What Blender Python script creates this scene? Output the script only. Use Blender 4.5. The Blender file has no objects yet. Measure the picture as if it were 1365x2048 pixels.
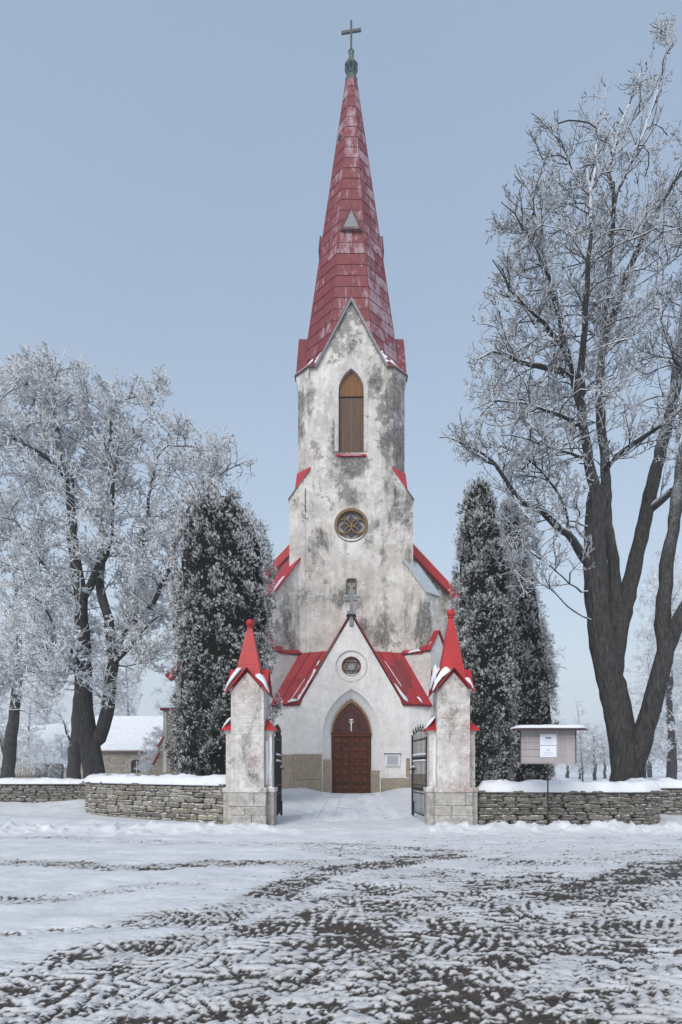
import bpy, bmesh, math, random
import numpy as np
from mathutils import Vector, Matrix
from mathutils.geometry import tessellate_polygon

# ------------------------------------------------------------------ camera, sky, sun, exposure
S = bpy.context.scene
COL = S.collection
F_PX, CX, HY, EYE = 1150.0, 703.0, 1535.0, 1.5      # focal length in photo pixels, axis, horizon row, eye height
cam_d = bpy.data.cameras.new('camera')
cam = bpy.data.objects.new('camera', cam_d); COL.objects.link(cam)
cam.location = (0, 0, EYE); cam.rotation_euler = (math.radians(90), 0, 0)
cam_d.sensor_fit = 'AUTO'; cam_d.sensor_width = 36.0
cam_d.lens = 36.0 * F_PX / 2048.0
cam_d.shift_x = -(CX - 682.5) / 2048.0
cam_d.shift_y = (HY - 1024.0) / 2048.0
cam_d.clip_start = 0.05; cam_d.clip_end = 3000
S.camera = cam

SUN_EL, SUN_AZ = math.radians(36), math.radians(202)
W = bpy.data.worlds.new('World'); S.world = W; W.use_nodes = True
nt = W.node_tree; nt.nodes.clear()
out = nt.nodes.new('ShaderNodeOutputWorld')
sky = nt.nodes.new('ShaderNodeTexSky'); sky.sky_type = 'NISHITA'; sky.sun_disc = False
sky.sun_elevation = SUN_EL; sky.sun_rotation = SUN_AZ; sky.dust_density = 4; sky.air_density = 1.5
bg1 = nt.nodes.new('ShaderNodeBackground'); bg1.inputs[1].default_value = 0.05
nt.links.new(sky.outputs[0], bg1.inputs[0])
tc = nt.nodes.new('ShaderNodeTexCoord'); sx = nt.nodes.new('ShaderNodeSeparateXYZ')
nt.links.new(tc.outputs['Generated'], sx.inputs[0])
rmp = nt.nodes.new('ShaderNodeValToRGB')
nt.links.new(sx.outputs[2], rmp.inputs[0])
cr = rmp.color_ramp; cr.interpolation = 'B_SPLINE'
for i, (p, c) in enumerate([(0.0, (.520, .580, .650)), (0.18, (.500, .570, .655)), (0.45, (.370, .455, .575)), (0.75, (.300, .385, .510)), (1.0, (.30, .38, .49))]):
    e = cr.elements[i] if i < 2 else cr.elements.new(p)
    e.position = p; e.color = (*c, 1)
cr.elements[1].position = .18
nz = nt.nodes.new('ShaderNodeTexNoise'); nz.inputs['Scale'].default_value = 1.6; nz.inputs['Detail'].default_value = 3
nt.links.new(tc.outputs['Generated'], nz.inputs['Vector'])
mr = nt.nodes.new('ShaderNodeMapRange'); mr.inputs[3].default_value = .90; mr.inputs[4].default_value = 1.10
nt.links.new(nz.outputs[0], mr.inputs[0])
bg2 = nt.nodes.new('ShaderNodeBackground')
nt.links.new(rmp.outputs[0], bg2.inputs[0])
ml = nt.nodes.new('ShaderNodeMath'); ml.operation = 'MULTIPLY'; ml.inputs[1].default_value = .86
nt.links.new(mr.outputs[0], ml.inputs[0]); nt.links.new(ml.outputs[0], bg2.inputs[1])
ad = nt.nodes.new('ShaderNodeAddShader')
nt.links.new(bg1.outputs[0], ad.inputs[0]); nt.links.new(bg2.outputs[0], ad.inputs[1])
nt.links.new(ad.outputs[0], out.inputs[0])

sl = bpy.data.lights.new('sun', 'SUN'); sl.energy = 1.9; sl.angle = math.radians(32); sl.color = (1.0, .975, .95)
sun = bpy.data.objects.new('sun', sl); COL.objects.link(sun)
_d = Vector((math.sin(SUN_AZ) * math.cos(SUN_EL), math.cos(SUN_AZ) * math.cos(SUN_EL), math.sin(SUN_EL)))   # towards the sun
sun.rotation_euler = _d.to_track_quat('Z', 'Y').to_euler(); sun.location = _d * 100

S.view_settings.view_transform = 'Standard'; S.view_settings.look = 'None'
S.view_settings.exposure = 0.08; S.view_settings.gamma = 1.0; S.view_settings.use_curve_mapping = False
S.render.engine = 'CYCLES'
S.cycles.use_denoising = True
S.cycles.max_bounces = 6; S.cycles.diffuse_bounces = 3; S.cycles.volume_bounces = 1; S.cycles.transparent_max_bounces = 6

HAZE = 0.0012
R = random.Random(7)
RN = np.random.default_rng(11)

# ------------------------------------------------------------------ helpers
def PX(px, d): return (px - CX) / F_PX * d
def PZ(py, d): return EYE + (HY - py) / F_PX * d
def PP(px, py, d): return (PX(px, d), d, PZ(py, d))

def vnoise(x, y, seed=0):
    x = np.asarray(x, float); y = np.asarray(y, float)
    xi = np.floor(x).astype(np.int64); yi = np.floor(y).astype(np.int64)
    fx = x - xi; fy = y - yi
    fx = fx * fx * fx * (fx * (fx * 6 - 15) + 10); fy = fy * fy * fy * (fy * (fy * 6 - 15) + 10)
    def h(a, b):
        n = (a * 374761393 + b * 668265263 + seed * 974634777) & 0xffffffff
        n = ((n ^ (n >> 13)) * 1274126177) & 0xffffffff
        n = (n ^ (n >> 16)) & 0xffffffff
        return n / 4294967295.0
    a = h(xi, yi); b = h(xi + 1, yi); c = h(xi, yi + 1); d = h(xi + 1, yi + 1)
    return (a * (1 - fx) + b * fx) * (1 - fy) + (c * (1 - fx) + d * fx) * fy
def fbm(x, y, oct=4, seed=0, gain=.5):
    s = 0; a = 1; t = 0
    for i in range(oct):
        s = s + a * vnoise(x, y, seed + i * 17); t += a; a *= gain
        x = x * 2.03 + 13.1; y = y * 2.03 + 7.7
    return s / t
def sstep(a, b, x):
    t = np.clip((x - a) / (b - a), 0, 1); return t * t * (3 - 2 * t)

def root(name, label, cat, loc=(0, 0, 0), rz=0, group=None):
    o = bpy.data.objects.new(name, None); COL.objects.link(o)
    o.location = loc; o.rotation_euler = (0, 0, rz); o['label'] = label; o['category'] = cat
    if group: o['group'] = group
    return o
def tag(o, label=None, cat=None, group=None, kind=None):
    if label: o['label'] = label
    if cat: o['category'] = cat
    if group: o['group'] = group
    if kind: o['kind'] = kind
    return o
def world_m(o):
    m = Matrix.Translation(o.location) @ o.rotation_euler.to_matrix().to_4x4() @ Matrix.Diagonal((*o.scale, 1))
    return world_m(o.parent) @ o.matrix_parent_inverse @ m if o.parent else m
def link(name, me, parent=None, world=True, loc=None, rot=None, scale=None):
    """world=True: mesh coordinates are world coordinates even under a placed parent."""
    o = bpy.data.objects.new(name, me); COL.objects.link(o)
    if parent is not None:
        o.parent = parent
        if world: o.matrix_parent_inverse = world_m(parent).inverted()
    if loc is not None: o.location = loc
    if rot is not None: o.rotation_euler = rot
    if scale is not None: o.scale = scale
    return o
def mesh_np(name, V, Fc, mat=None, smooth=False, attrs=None):
    """V (n,3); Fc list of (m,k) int arrays with constant k"""
    me = bpy.data.meshes.new(name)
    V = np.asarray(V, np.float32)
    if not isinstance(Fc, list): Fc = [Fc]
    Fc = [np.asarray(f, np.int32) for f in Fc if len(f)]
    me.vertices.add(len(V)); me.vertices.foreach_set('co', V.ravel())
    nl = sum(f.size for f in Fc); npoly = sum(len(f) for f in Fc)
    me.loops.add(nl); me.loops.foreach_set('vertex_index', np.concatenate([f.ravel() for f in Fc]))
    me.polygons.add(npoly)
    tot = np.concatenate([np.full(len(f), f.shape[1], np.int32) for f in Fc])
    st = np.concatenate([[0], np.cumsum(tot)[:-1]]).astype(np.int32)
    me.polygons.foreach_set('loop_start', st)
    me.polygons.foreach_set('use_smooth', np.full(npoly, smooth, bool))
    me.update(calc_edges=True)
    if attrs:
        for k, a in attrs.items():
            at = me.attributes.new(k, 'FLOAT', 'POINT'); at.data.foreach_set('value', np.asarray(a, np.float32))
    if mat: me.materials.append(mat)
    return me
class MB:
    """collects shapes for ONE mesh"""
    def __init__(s): s.v = []; s.f = []
    def add(s, vs, fs):
        n = len(s.v); s.v += [tuple(v) for v in vs]; s.f += [tuple(i + n for i in f) for f in fs]; return s
    def box(s, x0, x1, y0, y1, z0, z1):
        v = [(x0, y0, z0), (x1, y0, z0), (x1, y1, z0), (x0, y1, z0), (x0, y0, z1), (x1, y0, z1), (x1, y1, z1), (x0, y1, z1)]
        return s.add(v, [(0, 3, 2, 1), (4, 5, 6, 7), (0, 1, 5, 4), (1, 2, 6, 5), (2, 3, 7, 6), (3, 0, 4, 7)])
    def loft(s, A, B, cap=True):
        """two rings of equal length"""
        n = len(A); fs = [(i, (i + 1) % n, n + (i + 1) % n, n + i) for i in range(n)]
        if cap: fs += [tuple(range(n - 1, -1, -1)), tuple(range(n, 2 * n))]
        return s.add(list(A) + list(B), fs)
    def prism_y(s, poly, y0, y1):
        """poly (x,z) anticlockwise seen from -y"""
        return s.loft([(x, y0, z) for x, z in poly][::-1], [(x, y1, z) for x, z in poly][::-1])
    def prism_z(s, poly, z0, z1):
        return s.loft([(x, y, z0) for x, y in poly], [(x, y, z1) for x, y in poly])
    def slab(s, poly, t):
        """flat-ish polygon given thickness t along -normal"""
        a, b, c = Vector(poly[0]), Vector(poly[1]), Vector(poly[2]); n = (b - a).cross(c - a).normalized() * t
        return s.loft([tuple(Vector(p) - n) for p in poly], [tuple(p) for p in poly])
    def tube(s, p0, p1, r0, r1=None, n=8):
        r1 = r0 if r1 is None else r1
        p0, p1 = Vector(p0), Vector(p1); d = (p1 - p0).normalized()
        u = d.orthogonal().normalized(); w = d.cross(u)
        A = [tuple(p0 + (u * math.cos(t) + w * math.sin(t)) * r0) for t in [2 * math.pi * i / n for i in range(n)]]
        B = [tuple(p1 + (u * math.cos(t) + w * math.sin(t)) * r1) for t in [2 * math.pi * i / n for i in range(n)]]
        return s.loft(A, B)
    def lathe(s, prof, n=16, c=(0, 0), rot=0):
        """prof [(r,z)]"""
        vs = []; fs = []
        for r, z in prof:
            for i in range(n):
                t = 2 * math.pi * i / n + rot; vs.append((c[0] + r * math.cos(t), c[1] + r * math.sin(t), z))
        for k in range(len(prof) - 1):
            for i in range(n): fs.append((k * n + i, k * n + (i + 1) % n, (k + 1) * n + (i + 1) % n, (k + 1) * n + i))
        fs.append(tuple(range(n - 1, -1, -1))); m = (len(prof) - 1) * n; fs.append(tuple(range(m, m + n)))
        return s.add(vs, fs)
    def wall(s, outer, holes, y, reveal=.0, back=False):
        """front face (x,z) at depth y with holes, hole rims going back by reveal"""
        polys = [[Vector((x, z, 0)) for x, z in outer]] + [[Vector((x, z, 0)) for x, z in h] for h in holes]
        flat = [p for q in polys for p in q]
        tr = tessellate_polygon(polys)
        n = len(s.v); s.v += [(p.x, y, p.y) for p in flat]
        for a, b, c in tr:
            A, B, C = flat[a], flat[b], flat[c]
            cr_ = (B.x - A.x) * (C.y - A.y) - (B.y - A.y) * (C.x - A.x)
            s.f.append((n + a, n + b, n + c) if cr_ > 0 else (n + a, n + c, n + b))
        if reveal:
            for h in holes:
                n = len(s.v); m = len(h); s.v += [(x, y, z) for x, z in h] + [(x, y + reveal, z) for x, z in h]
                s.f += [(n + i, n + (i + 1) % m, n + m + (i + 1) % m, n + m + i) for i in range(m)]
        return s
    def build(s, name, mat, parent=None, world=True, smooth=False, bevel=0, label=None, fix=True, **k):
        me = bpy.data.meshes.new(name); me.from_pydata(s.v, [], s.f); me.update()
        if fix or bevel:
            bm = bmesh.new(); bm.from_mesh(me)
            if fix: bmesh.ops.recalc_face_normals(bm, faces=bm.faces)
            if bevel: bmesh.ops.bevel(bm, geom=bm.edges[:], offset=bevel, segments=1, affect='EDGES')
            bm.to_mesh(me); bm.free()
        if smooth:
            for p in me.polygons: p.use_smooth = True
        if mat: me.materials.append(mat)
        o = link(name, me, parent, world, **k)
        if label: o['label'] = label
        return o

# ------------------------------------------------------------------ materials
class M:
    def __init__(s, name, rough=.8, spec=.3):
        s.m = bpy.data.materials.new(name); s.m.use_nodes = True
        s.t = s.m.node_tree; s.b = s.t.nodes['Principled BSDF']
        s.b.inputs['Roughness'].default_value = rough
        s.b.inputs['Specular IOR Level'].default_value = spec
        s.g = s.n('ShaderNodeNewGeometry')
    def n(s, k, **kw):
        x = s.t.nodes.new(k)
        for a, v in kw.items(): setattr(x, a, v)
        return x
    def l(s, a, b): s.t.links.new(a, b)
    def put(s, sock, v):
        if isinstance(v, (int, float)): sock.default_value = v
        elif isinstance(v, (tuple, list)): sock.default_value = (*v, 1) if len(v) == 3 and sock.type == 'RGBA' else v
        else: s.l(v, sock)
    def pos(s, scale=(1, 1, 1)):
        mp = s.n('ShaderNodeMapping'); s.l(s.g.outputs['Position'], mp.inputs[0]); mp.inputs['Scale'].default_value = scale
        return mp.outputs[0]
    def obj(s, scale=(1, 1, 1)):
        t = s.n('ShaderNodeTexCoord'); mp = s.n('ShaderNodeMapping'); s.l(t.outputs['Object'], mp.inputs[0]); mp.inputs['Scale'].default_value = scale
        return mp.outputs[0]
    def noise(s, v, scale, detail=4, rough=.55, dist=0):
        x = s.n('ShaderNodeTexNoise'); s.l(v, x.inputs['Vector'])
        x.inputs['Scale'].default_value = scale; x.inputs['Detail'].default_value = detail; x.inputs['Roughness'].default_value = rough; x.inputs['Distortion'].default_value = dist
        return x.outputs[0]
    def map(s, v, a, b, c=0., d=1., smooth=False):
        x = s.n('ShaderNodeMapRange'); s.put(x.inputs[0], v)
        if smooth: x.interpolation_type = 'SMOOTHSTEP'
        for i, q in enumerate((a, b, c, d)): x.inputs[i + 1].default_value = q
        return x.outputs[0]
    def math(s, op, a, b=0., clamp=False):
        x = s.n('ShaderNodeMath', operation=op); x.use_clamp = clamp; s.put(x.inputs[0], a); s.put(x.inputs[1], b); return x.outputs[0]
    def mix(s, f, a, b):
        x = s.n('ShaderNodeMix', data_type='RGBA'); s.put(x.inputs[0], f); s.put(x.inputs[6], a); s.put(x.inputs[7], b); return x.outputs[2]
    def attr(s, name): return s.n('ShaderNodeAttribute', attribute_name=name).outputs['Fac']
    def nz(s):
        x = s.n('ShaderNodeSeparateXYZ'); s.l(s.g.outputs['Normal'], x.inputs[0]); return x.outputs[2]
    def pz(s):
        x = s.n('ShaderNodeSeparateXYZ'); s.l(s.g.outputs['Position'], x.inputs[0]); return x.outputs
    def rnd(s): return s.n('ShaderNodeObjectInfo').outputs['Random']
    def bump(s, h, strength=.5, dist=.02):
        x = s.n('ShaderNodeBump'); x.inputs['Strength'].default_value = strength; x.inputs['Distance'].default_value = dist; s.l(h, x.inputs['Height'])
        if s.b.inputs['Normal'].links: s.l(s.b.inputs['Normal'].links[0].from_socket, x.inputs['Normal'])
        s.l(x.outputs[0], s.b.inputs['Normal'])
    def col(s, c): s.put(s.b.inputs['Base Color'], c); return s

def plaster(name, white=(.66, .64, .61), grey=(.42, .40, .375), dark=(.10, .095, .09), stain=.5, peel=.5, pink=.22, sc=1., zones=(), bare=()):
    m = M(name, .92, .15); P = m.pos((sc, sc, sc))
    a = m.noise(P, .62, 9, .72, .2)
    c = m.mix(m.map(a, .36, .60), grey, white)
    c = m.mix(m.map(m.noise(P, 2.6, 8, .75), .46, .66, 0, .45), c, tuple(x * .66 for x in grey))
    st = m.noise(m.pos((sc, sc, .16 * sc)), 1.9, 7, .65)
    c = m.mix(m.math('MULTIPLY', m.map(st, .5, .75), .6), c, tuple(x * .72 for x in grey))
    # fine mottling
    f = m.noise(P, 9, 5, .7)
    c = m.mix(m.map(f, .35, .75, 0, .38), c, tuple(x * .62 for x in white))
    # sharp edged peeled patches that show the render underneath
    p1 = m.noise(P, 1.25, 10, .70, .35); p2 = m.noise(m.pos((1, 1, .8)), .40, 3, .5)
    def zsum(zs):
        t = None; xyz = m.pz()
        for cx, cz, rx, rz in zs:
            rx *= 1.45; rz *= 1.45
            a_ = m.math('POWER', m.math('MULTIPLY', m.math('SUBTRACT', xyz[0], cx), 1 / rx), 2.); b_ = m.math('POWER', m.math('MULTIPLY', m.math('SUBTRACT', xyz[2], cz), 1 / rz), 2.)
            g_ = m.map(m.math('ADD', a_, b_), 1., 0., 0, 1)
            t = g_ if t is None else m.math('MAXIMUM', t, g_)
        return t
    pe = m.math('MULTIPLY', m.map(p1, .60 - .06 * peel, .615 - .06 * peel), m.map(p2, .56 - .08 * peel, .63 - .06 * peel))
    pe = m.math('MULTIPLY', pe, m.map(m.noise(P, 6, 4, .7), .3, .6))
    if bare:
        bz = m.math('ADD', m.math('MULTIPLY', zsum(bare), .27), m.math('MULTIPLY', m.math('SUBTRACT', m.noise(P, 2.1, 10, .72), .5), 1.5)); pe = m.math('MAXIMUM', pe, m.math('MULTIPLY', m.map(bz, .20, .23), .95))
    c = m.mix(m.math('MULTIPLY', pe, .78), c, (.20, .19, .18))
    # patches of newer whitewash
    p3 = m.noise(P, 1.7, 9, .68, .3)
    wp = m.math('MULTIPLY', m.map(p3, .55, .58), m.map(m.noise(P, .3, 2), .5, .55))
    c = m.mix(m.math('MULTIPLY', wp, .5), c, tuple(min(.8, x * 1.14) for x in white))
    # dark algae stains
    d1 = m.noise(m.pos((sc, sc, .55 * sc)), .62, 10, .74, .2)
    if zones: d1 = m.math('ADD', d1, m.math('MULTIPLY', zsum(zones), .15))
    dk = m.math('MULTIPLY', m.map(d1, .62 - .1 * stain, .73 - .1 * stain), m.map(m.noise(P, 7, 5, .8), .30, .52, .35, 1))
    c = m.mix(m.math('MULTIPLY', dk, .9), c, dark)
    # reddish bloom
    # run-off streaks
    rs = m.math('MULTIPLY', m.map(m.noise(m.pos((3.2 * sc, 3.2 * sc, .10 * sc)), 1.6, 6, .7), .54, .68), m.map(m.noise(P, .8, 5, .6), .42, .62))
    c = m.mix(m.math('MULTIPLY', rs, max(0., min(.62, .28 + .5 * stain))), c, tuple(x * .40 for x in grey))
    rb = m.math('MULTIPLY', m.map(m.noise(P, .6, 4), .46, .66, 0, pink), m.map(m.noise(P, 12, 4, .8), .38, .58)); c = m.mix(rb, c, (.34, .24, .22))
    m.col(c)
    m.bump(m.noise(P, 26, 5, .7), .55, .02); m.bump(m.noise(P, 4, 5, .6), .8, .06); m.bump(m.math('SUBTRACT', 1., pe), .7, .02)
    return m.m

def stonem(name, cols, rand=True, snow=.0):
    m = M(name, .9, .2); P = m.pos()
    if rand:
        r = m.n('ShaderNodeValToRGB'); m.l(m.rnd(), r.inputs[0]); r.color_ramp.interpolation = 'LINEAR'
        for i, c in enumerate(cols):
            e = r.color_ramp.elements[i] if i < 2 else r.color_ramp.elements.new(i / (len(cols) - 1))
            e.position = i / (len(cols) - 1); e.color = (*c, 1)
        c = r.outputs[0]
    else: c = cols[0]
    c = m.mix(m.map(m.noise(P, 7, 6, .7), .3, .7, 0, .65), c, (.07, .066, .058))
    c = m.mix(m.map(m.noise(P, 22, 4, .7), .52, .72, 0, .6), c, (.42, .40, .36))
    if snow:
        s = m.math('MULTIPLY', m.map(m.nz(), .45, .8), m.map(m.noise(P, 9, 3), .45, .55))
        s2 = m.math('MULTIPLY', m.map(m.noise(P, 38, 2), .64, .70), .8)
        c = m.mix(m.math('MAXIMUM', s, m.math('MULTIPLY', s2, snow)), c, (.78, .80, .84))
    m.col(c); m.bump(m.noise(P, 30, 5, .7), .7, .015); m.bump(m.noise(P, 9, 3), .6, .03)
    return m.m

def snowm(name='snow', dirt=0.):
    m = M(name, .75, .25); P = m.pos()
    c = m.mix(m.map(m.noise(P, 2.2, 5), .35, .7), (.76, .785, .83), (.66, .69, .74))
    if dirt: c = m.mix(m.map(m.noise(P, 14, 5, .7), .58, .7, 0, dirt), c, (.3, .28, .25))
    m.col(c); m.bump(m.noise(P, 55, 3), .35, .01); m.bump(m.noise(P, 9, 4), .5, .03)
    m.b.inputs['Subsurface Weight'].default_value = 0
    return m.m

def redmetal(name, base=(.42, .016, .022), faded=0., rnd=0.):
    m = M(name, .5, .4); P = m.pos()
    c = base
    c = m.mix(m.map(m.noise(P, 2.5, 5), .3, .7), tuple(x * .8 for x in base), tuple(min(1, x * 1.12) for x in base))
    if faded:
        r = m.rnd()
        nn = m.noise(m.pos((2.2, 2.2, .55)), 1.9, 8, .72, .3)
        th = m.math('ADD', nn, m.math('MULTIPLY', m.math('SUBTRACT', r, .5), .22))
        # weathered chalky paint, stronger on the weather side (east face)
        xs = m.pz()[0]
        th = m.math('ADD', th, m.map(xs, -1.2, 1.5, -.05, .075))
        c = m.mix(m.map(th, .53, .66, 0, faded), c, (.46, .37, .42))
        c = m.mix(m.map(m.noise(P, 3, 6, .7), .64, .72, 0, .5), c, (.10, .03, .03))
    fr = m.map(m.noise(P, 40, 3, .6), .6, .75, 0, .18); c = m.mix(fr, c, (.7, .7, .74))
    m.col(c); m.bump(m.noise(P, 5, 3), .3, .02)
    return m.m

def simple(name, c, rough=.7, spec=.3, var=.25, scale=12, bump=.3, metal=0, stretch=(1, 1, 1)):
    m = M(name, rough, spec); P = m.pos(stretch)
    m.col(m.mix(m.map(m.noise(P, scale, 5, .65), .3, .7), tuple(x * (1 - var) for x in c), tuple(min(1, x * (1 + var)) for x in c)))
    m.b.inputs['Metallic'].default_value = metal
    if bump: m.bump(m.noise(P, scale * 2, 4), bump, .01)
    return m.m

def wood(name, c, c2, scale=18, rndamt=.3):
    m = M(name, .75, .2); P = m.pos((1, 1, .06))
    f = m.noise(P, scale, 6, .7)
    k = m.mix(m.map(f, .35, .65), c, c2)
    k = m.mix(m.math('MULTIPLY', m.rnd(), rndamt), k, tuple(x * .45 for x in c))
    m.col(k); m.bump(f, .5, .01)
    return m.m

def frostm(name, bark=(.045, .040, .036), frost=(.74, .78, .84), lo=.35, hi=.65, top=.35, sc=14):
    m = M(name, .9, .1); P = m.pos()
    a = m.attr('frost')
    t = m.math('ADD', a, m.math('MULTIPLY', m.nz(), top))
    t = m.math('ADD', t, m.math('MULTIPLY', m.math('SUBTRACT', m.noise(P, sc, 3, .7), .5), 1.3))
    f = m.map(t, lo, hi)
    bk = m.mix(m.map(m.noise(m.pos((1, 1, .18)), 15, 7, .78), .40, .66), bark, tuple(x * 3.4 for x in bark))
    m.col(m.mix(f, bk, frost)); m.bump(m.noise(m.pos((1, 1, .22)), 26, 5, .75), 1., .06)
    return m.m

MT = dict(
    tower=plaster('tower_plaster', white=(.79, .775, .745), grey=(.46, .44, .41), stain=.64, peel=.75,
        zones=[(2.35, 20.9, .75, 2.6), (2.75, 19.8, .9, 4.2), (-2.9, 21.0, .35, 2.8), (0, 18.4, 1.0, .6), (3.2, 15.5, .45, 2.6), (.0, 16.6, .7, .45), (-3.7, 9.6, .8, 1.6), (-.9, 10.9, 1.0, .8), (.9, 9.6, 1.3, 1.4), (-3.6, 8.6, .7, 1.0), (-2.2, 22.5, .35, 2.6), (1.3, 23.0, .5, .8), (-.95, 19.4, .35, 1.2), (-1.6, 14.2, .6, .6), (3.9, 9.4, .4, 1.5), (-2.9, 18.8, .6, 1.4), (-5.2, 15.2, 1.2, 2), (5.5, 13.2, 1.5, 1.4)],
        bare=[(0, 27.2, .9, 2.4), (-.85, 25.6, .5, 1.4), (1.15, 22.6, .45, .8), (1.9, 21.4, .6, .9), (1.75, 19.6, .45, .6), (-.8, 18.8, .4, .6), (-.25, 16.7, .45, .4), (-.4, 17.6, .5, .7), (2.6, 18.6, .4, 1.2), (-2.0, 19.2, .3, .6)]),
    tower_low=plaster('lower_plaster', white=(.80, .79, .775), grey=(.62, .605, .585), stain=.25, peel=.2),
    porch=plaster('porch_plaster', white=(.85, .845, .84), grey=(.76, .755, .745), stain=-.9, peel=-1.2),
    pillar=plaster('pillar_plaster', white=(.80, .79, .77), grey=(.50, .47, .45), stain=.75, peel=.3, pink=.9, sc=2.2),
    surround=simple('lime_band', (.75, .755, .76), .9, .1, .08, 5, .3),
    light=plaster('lime_trim', white=(.66, .65, .63), grey=(.50, .49, .47), stain=.3, peel=.0, sc=2),
    plinth=stonem('plinth_stone', [(.40, .335, .255)], False),
    plinth_block=stonem('plinth_block', [(.46, .44, .41), (.60, .58, .55), (.52, .50, .47)], True, .3),
    wall=stonem('wall_stone', [(.12, .11, .095), (.34, .32, .275), (.19, .18, .16), (.42, .40, .35), (.15, .14, .125), (.29, .24, .175), (.38, .365, .335)], True, .5),
    walld=stonem('dark_wall_stone', [(.075, .07, .062), (.20, .185, .155), (.12, .11, .095), (.26, .245, .21), (.10, .092, .08), (.17, .155, .125)], True, .8),
    coping=stonem('coping_stone', [(.10, .095, .088), (.17, .16, .145)], True, .3),
    core=simple('rubble_core', (.035, .031, .027), .95, .05, .4, 10, .5),
    snow=snowm(),
    red=redmetal('red_sheet_metal'), redroof=redmetal('porch_roof_metal', (.34, .018, .024)),
    spire=redmetal('weathered_spire_metal', (.165, .017, .021), .58, 1),
    seam=simple('dark_red_seam', (.085, .014, .017), .6, .3, .3, 10, .2),
    edge=simple('dark_flashing', (.10, .06, .06), .6, .3, .3, 10, .2),
    redge=simple('red_flashing', (.20, .03, .034), .55, .3, .3, 10, .2),
    galv=simple('galvanised_sheet', (.42, .46, .49), .45, .5, .15, 4, .2),
    copper=simple('verdigris_copper', (.07, .105, .10), .6, .4, .4, 8, .3),
    iron=simple('black_iron', (.016, .016, .018), .5, .4, .3, 30, .2),
    crossst=simple('grey_cross_metal', (.21, .235, .25), .7, .3, .2, 9, .3),
    shutter=wood('weathered_shutter_boards', (.17, .098, .052), (.085, .068, .058), 14),
    shutter_top=wood('upper_shutter_boards', (.25, .12, .045), (.14, .07, .032), 10),
    door=wood('door_wood', (.165, .052, .023), (.08, .026, .012), 12, .35),
    doord=wood('dark_door_wood', (.06, .018, .010), (.04, .013, .009), 12),
    tymp=simple('carved_tympanum', (.085, .026, .02), .6, .3, .4, 14, 1.0),
    ochre=wood('ochre_wood', (.25, .165, .085), (.17, .11, .055), 10, .1),
    dglass=simple('dark_glass', (.03, .022, .03), .15, .6, .3, 5, 0),
    gglass=simple('grey_glass', (.22, .25, .28), .25, .6, .2, 5, 0),
    board=wood('notice_boards', (.45, .42, .43), (.33, .305, .31), 9),
    paper=simple('paper', (.70, .75, .86), .6, .3, .03, 3, 0),
    print=simple('print_green', (.12, .2, .16), .7, .2, .1, 3, 0),
    printg=simple('print_grey', (.38, .41, .46), .7, .2, .1, 3, 0),
    white=simple('white_paint', (.78, .78, .77), .6, .3, .05, 5, .1),
    beige=plaster('nave_plaster', white=(.34, .315, .27), grey=(.25, .235, .205), stain=.1, peel=-.5),
    farstone=stonem('far_rubble', [(.40, .37, .33)], False),
    bark=frostm('bark', bark=(.031, .030, .029), lo=.56, hi=.74, top=.45, sc=38),
    limb=frostm('limb_frost', bark=(.026, .025, .024), lo=.44, hi=.66, top=.5, sc=16),
    twig=frostm('twig_frost', bark=(.032, .031, .031), frost=(.80, .83, .88), lo=.34, hi=.62, top=.45, sc=9),
    twigl=frostm('hoar_twig', bark=(.05, .048, .046), frost=(.83, .86, .90), lo=.14, hi=.54, top=.35, sc=2.2),
    twigp=frostm('mist_paled_twig', bark=(.20, .205, .21), frost=(.80, .83, .87), lo=.1, hi=.8, top=.2, sc=1.2),  # hoarfrost over pale bark: mist fading painted into the distant twigs
    finial=simple('dark_patina', (.035, .045, .043), .6, .4, .3, 8, .3),
    leaf=frostm('thuja_frond', bark=(.012, .015, .011), frost=(.84, .86, .88), lo=.34, hi=.66, top=.3, sc=5),
)

# ------------------------------------------------------------------ the ground
def seg_field(x, y, pts, w):
    """1 on a polyline (world xy) fading to 0 at distance w; also the distance along it and signed side distance"""
    best = np.full(x.shape, 1e9); along = np.zeros_like(x); side = np.zeros_like(x); L = 0
    for (ax, ay), (bx, by) in zip(pts[:-1], pts[1:]):
        dx, dy = bx - ax, by - ay; l = math.hypot(dx, dy)
        t = np.clip(((x - ax) * dx + (y - ay) * dy) / (l * l), 0, 1)
        qx, qy = x - (ax + t * dx), y - (ay + t * dy); d = np.hypot(qx, qy)
        m = d < best; best = np.where(m, d, best); along = np.where(m, L + t * l, along)
        side = np.where(m, (dx * (y - ay) - dy * (x - ax)) / l, side); L += l
    return np.clip(1 - best / w, 0, 1), along, side
def gp(px, py, z=0.0):
    d = F_PX * (EYE - z) / (py - HY); return (PX(px, d), d)
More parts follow.
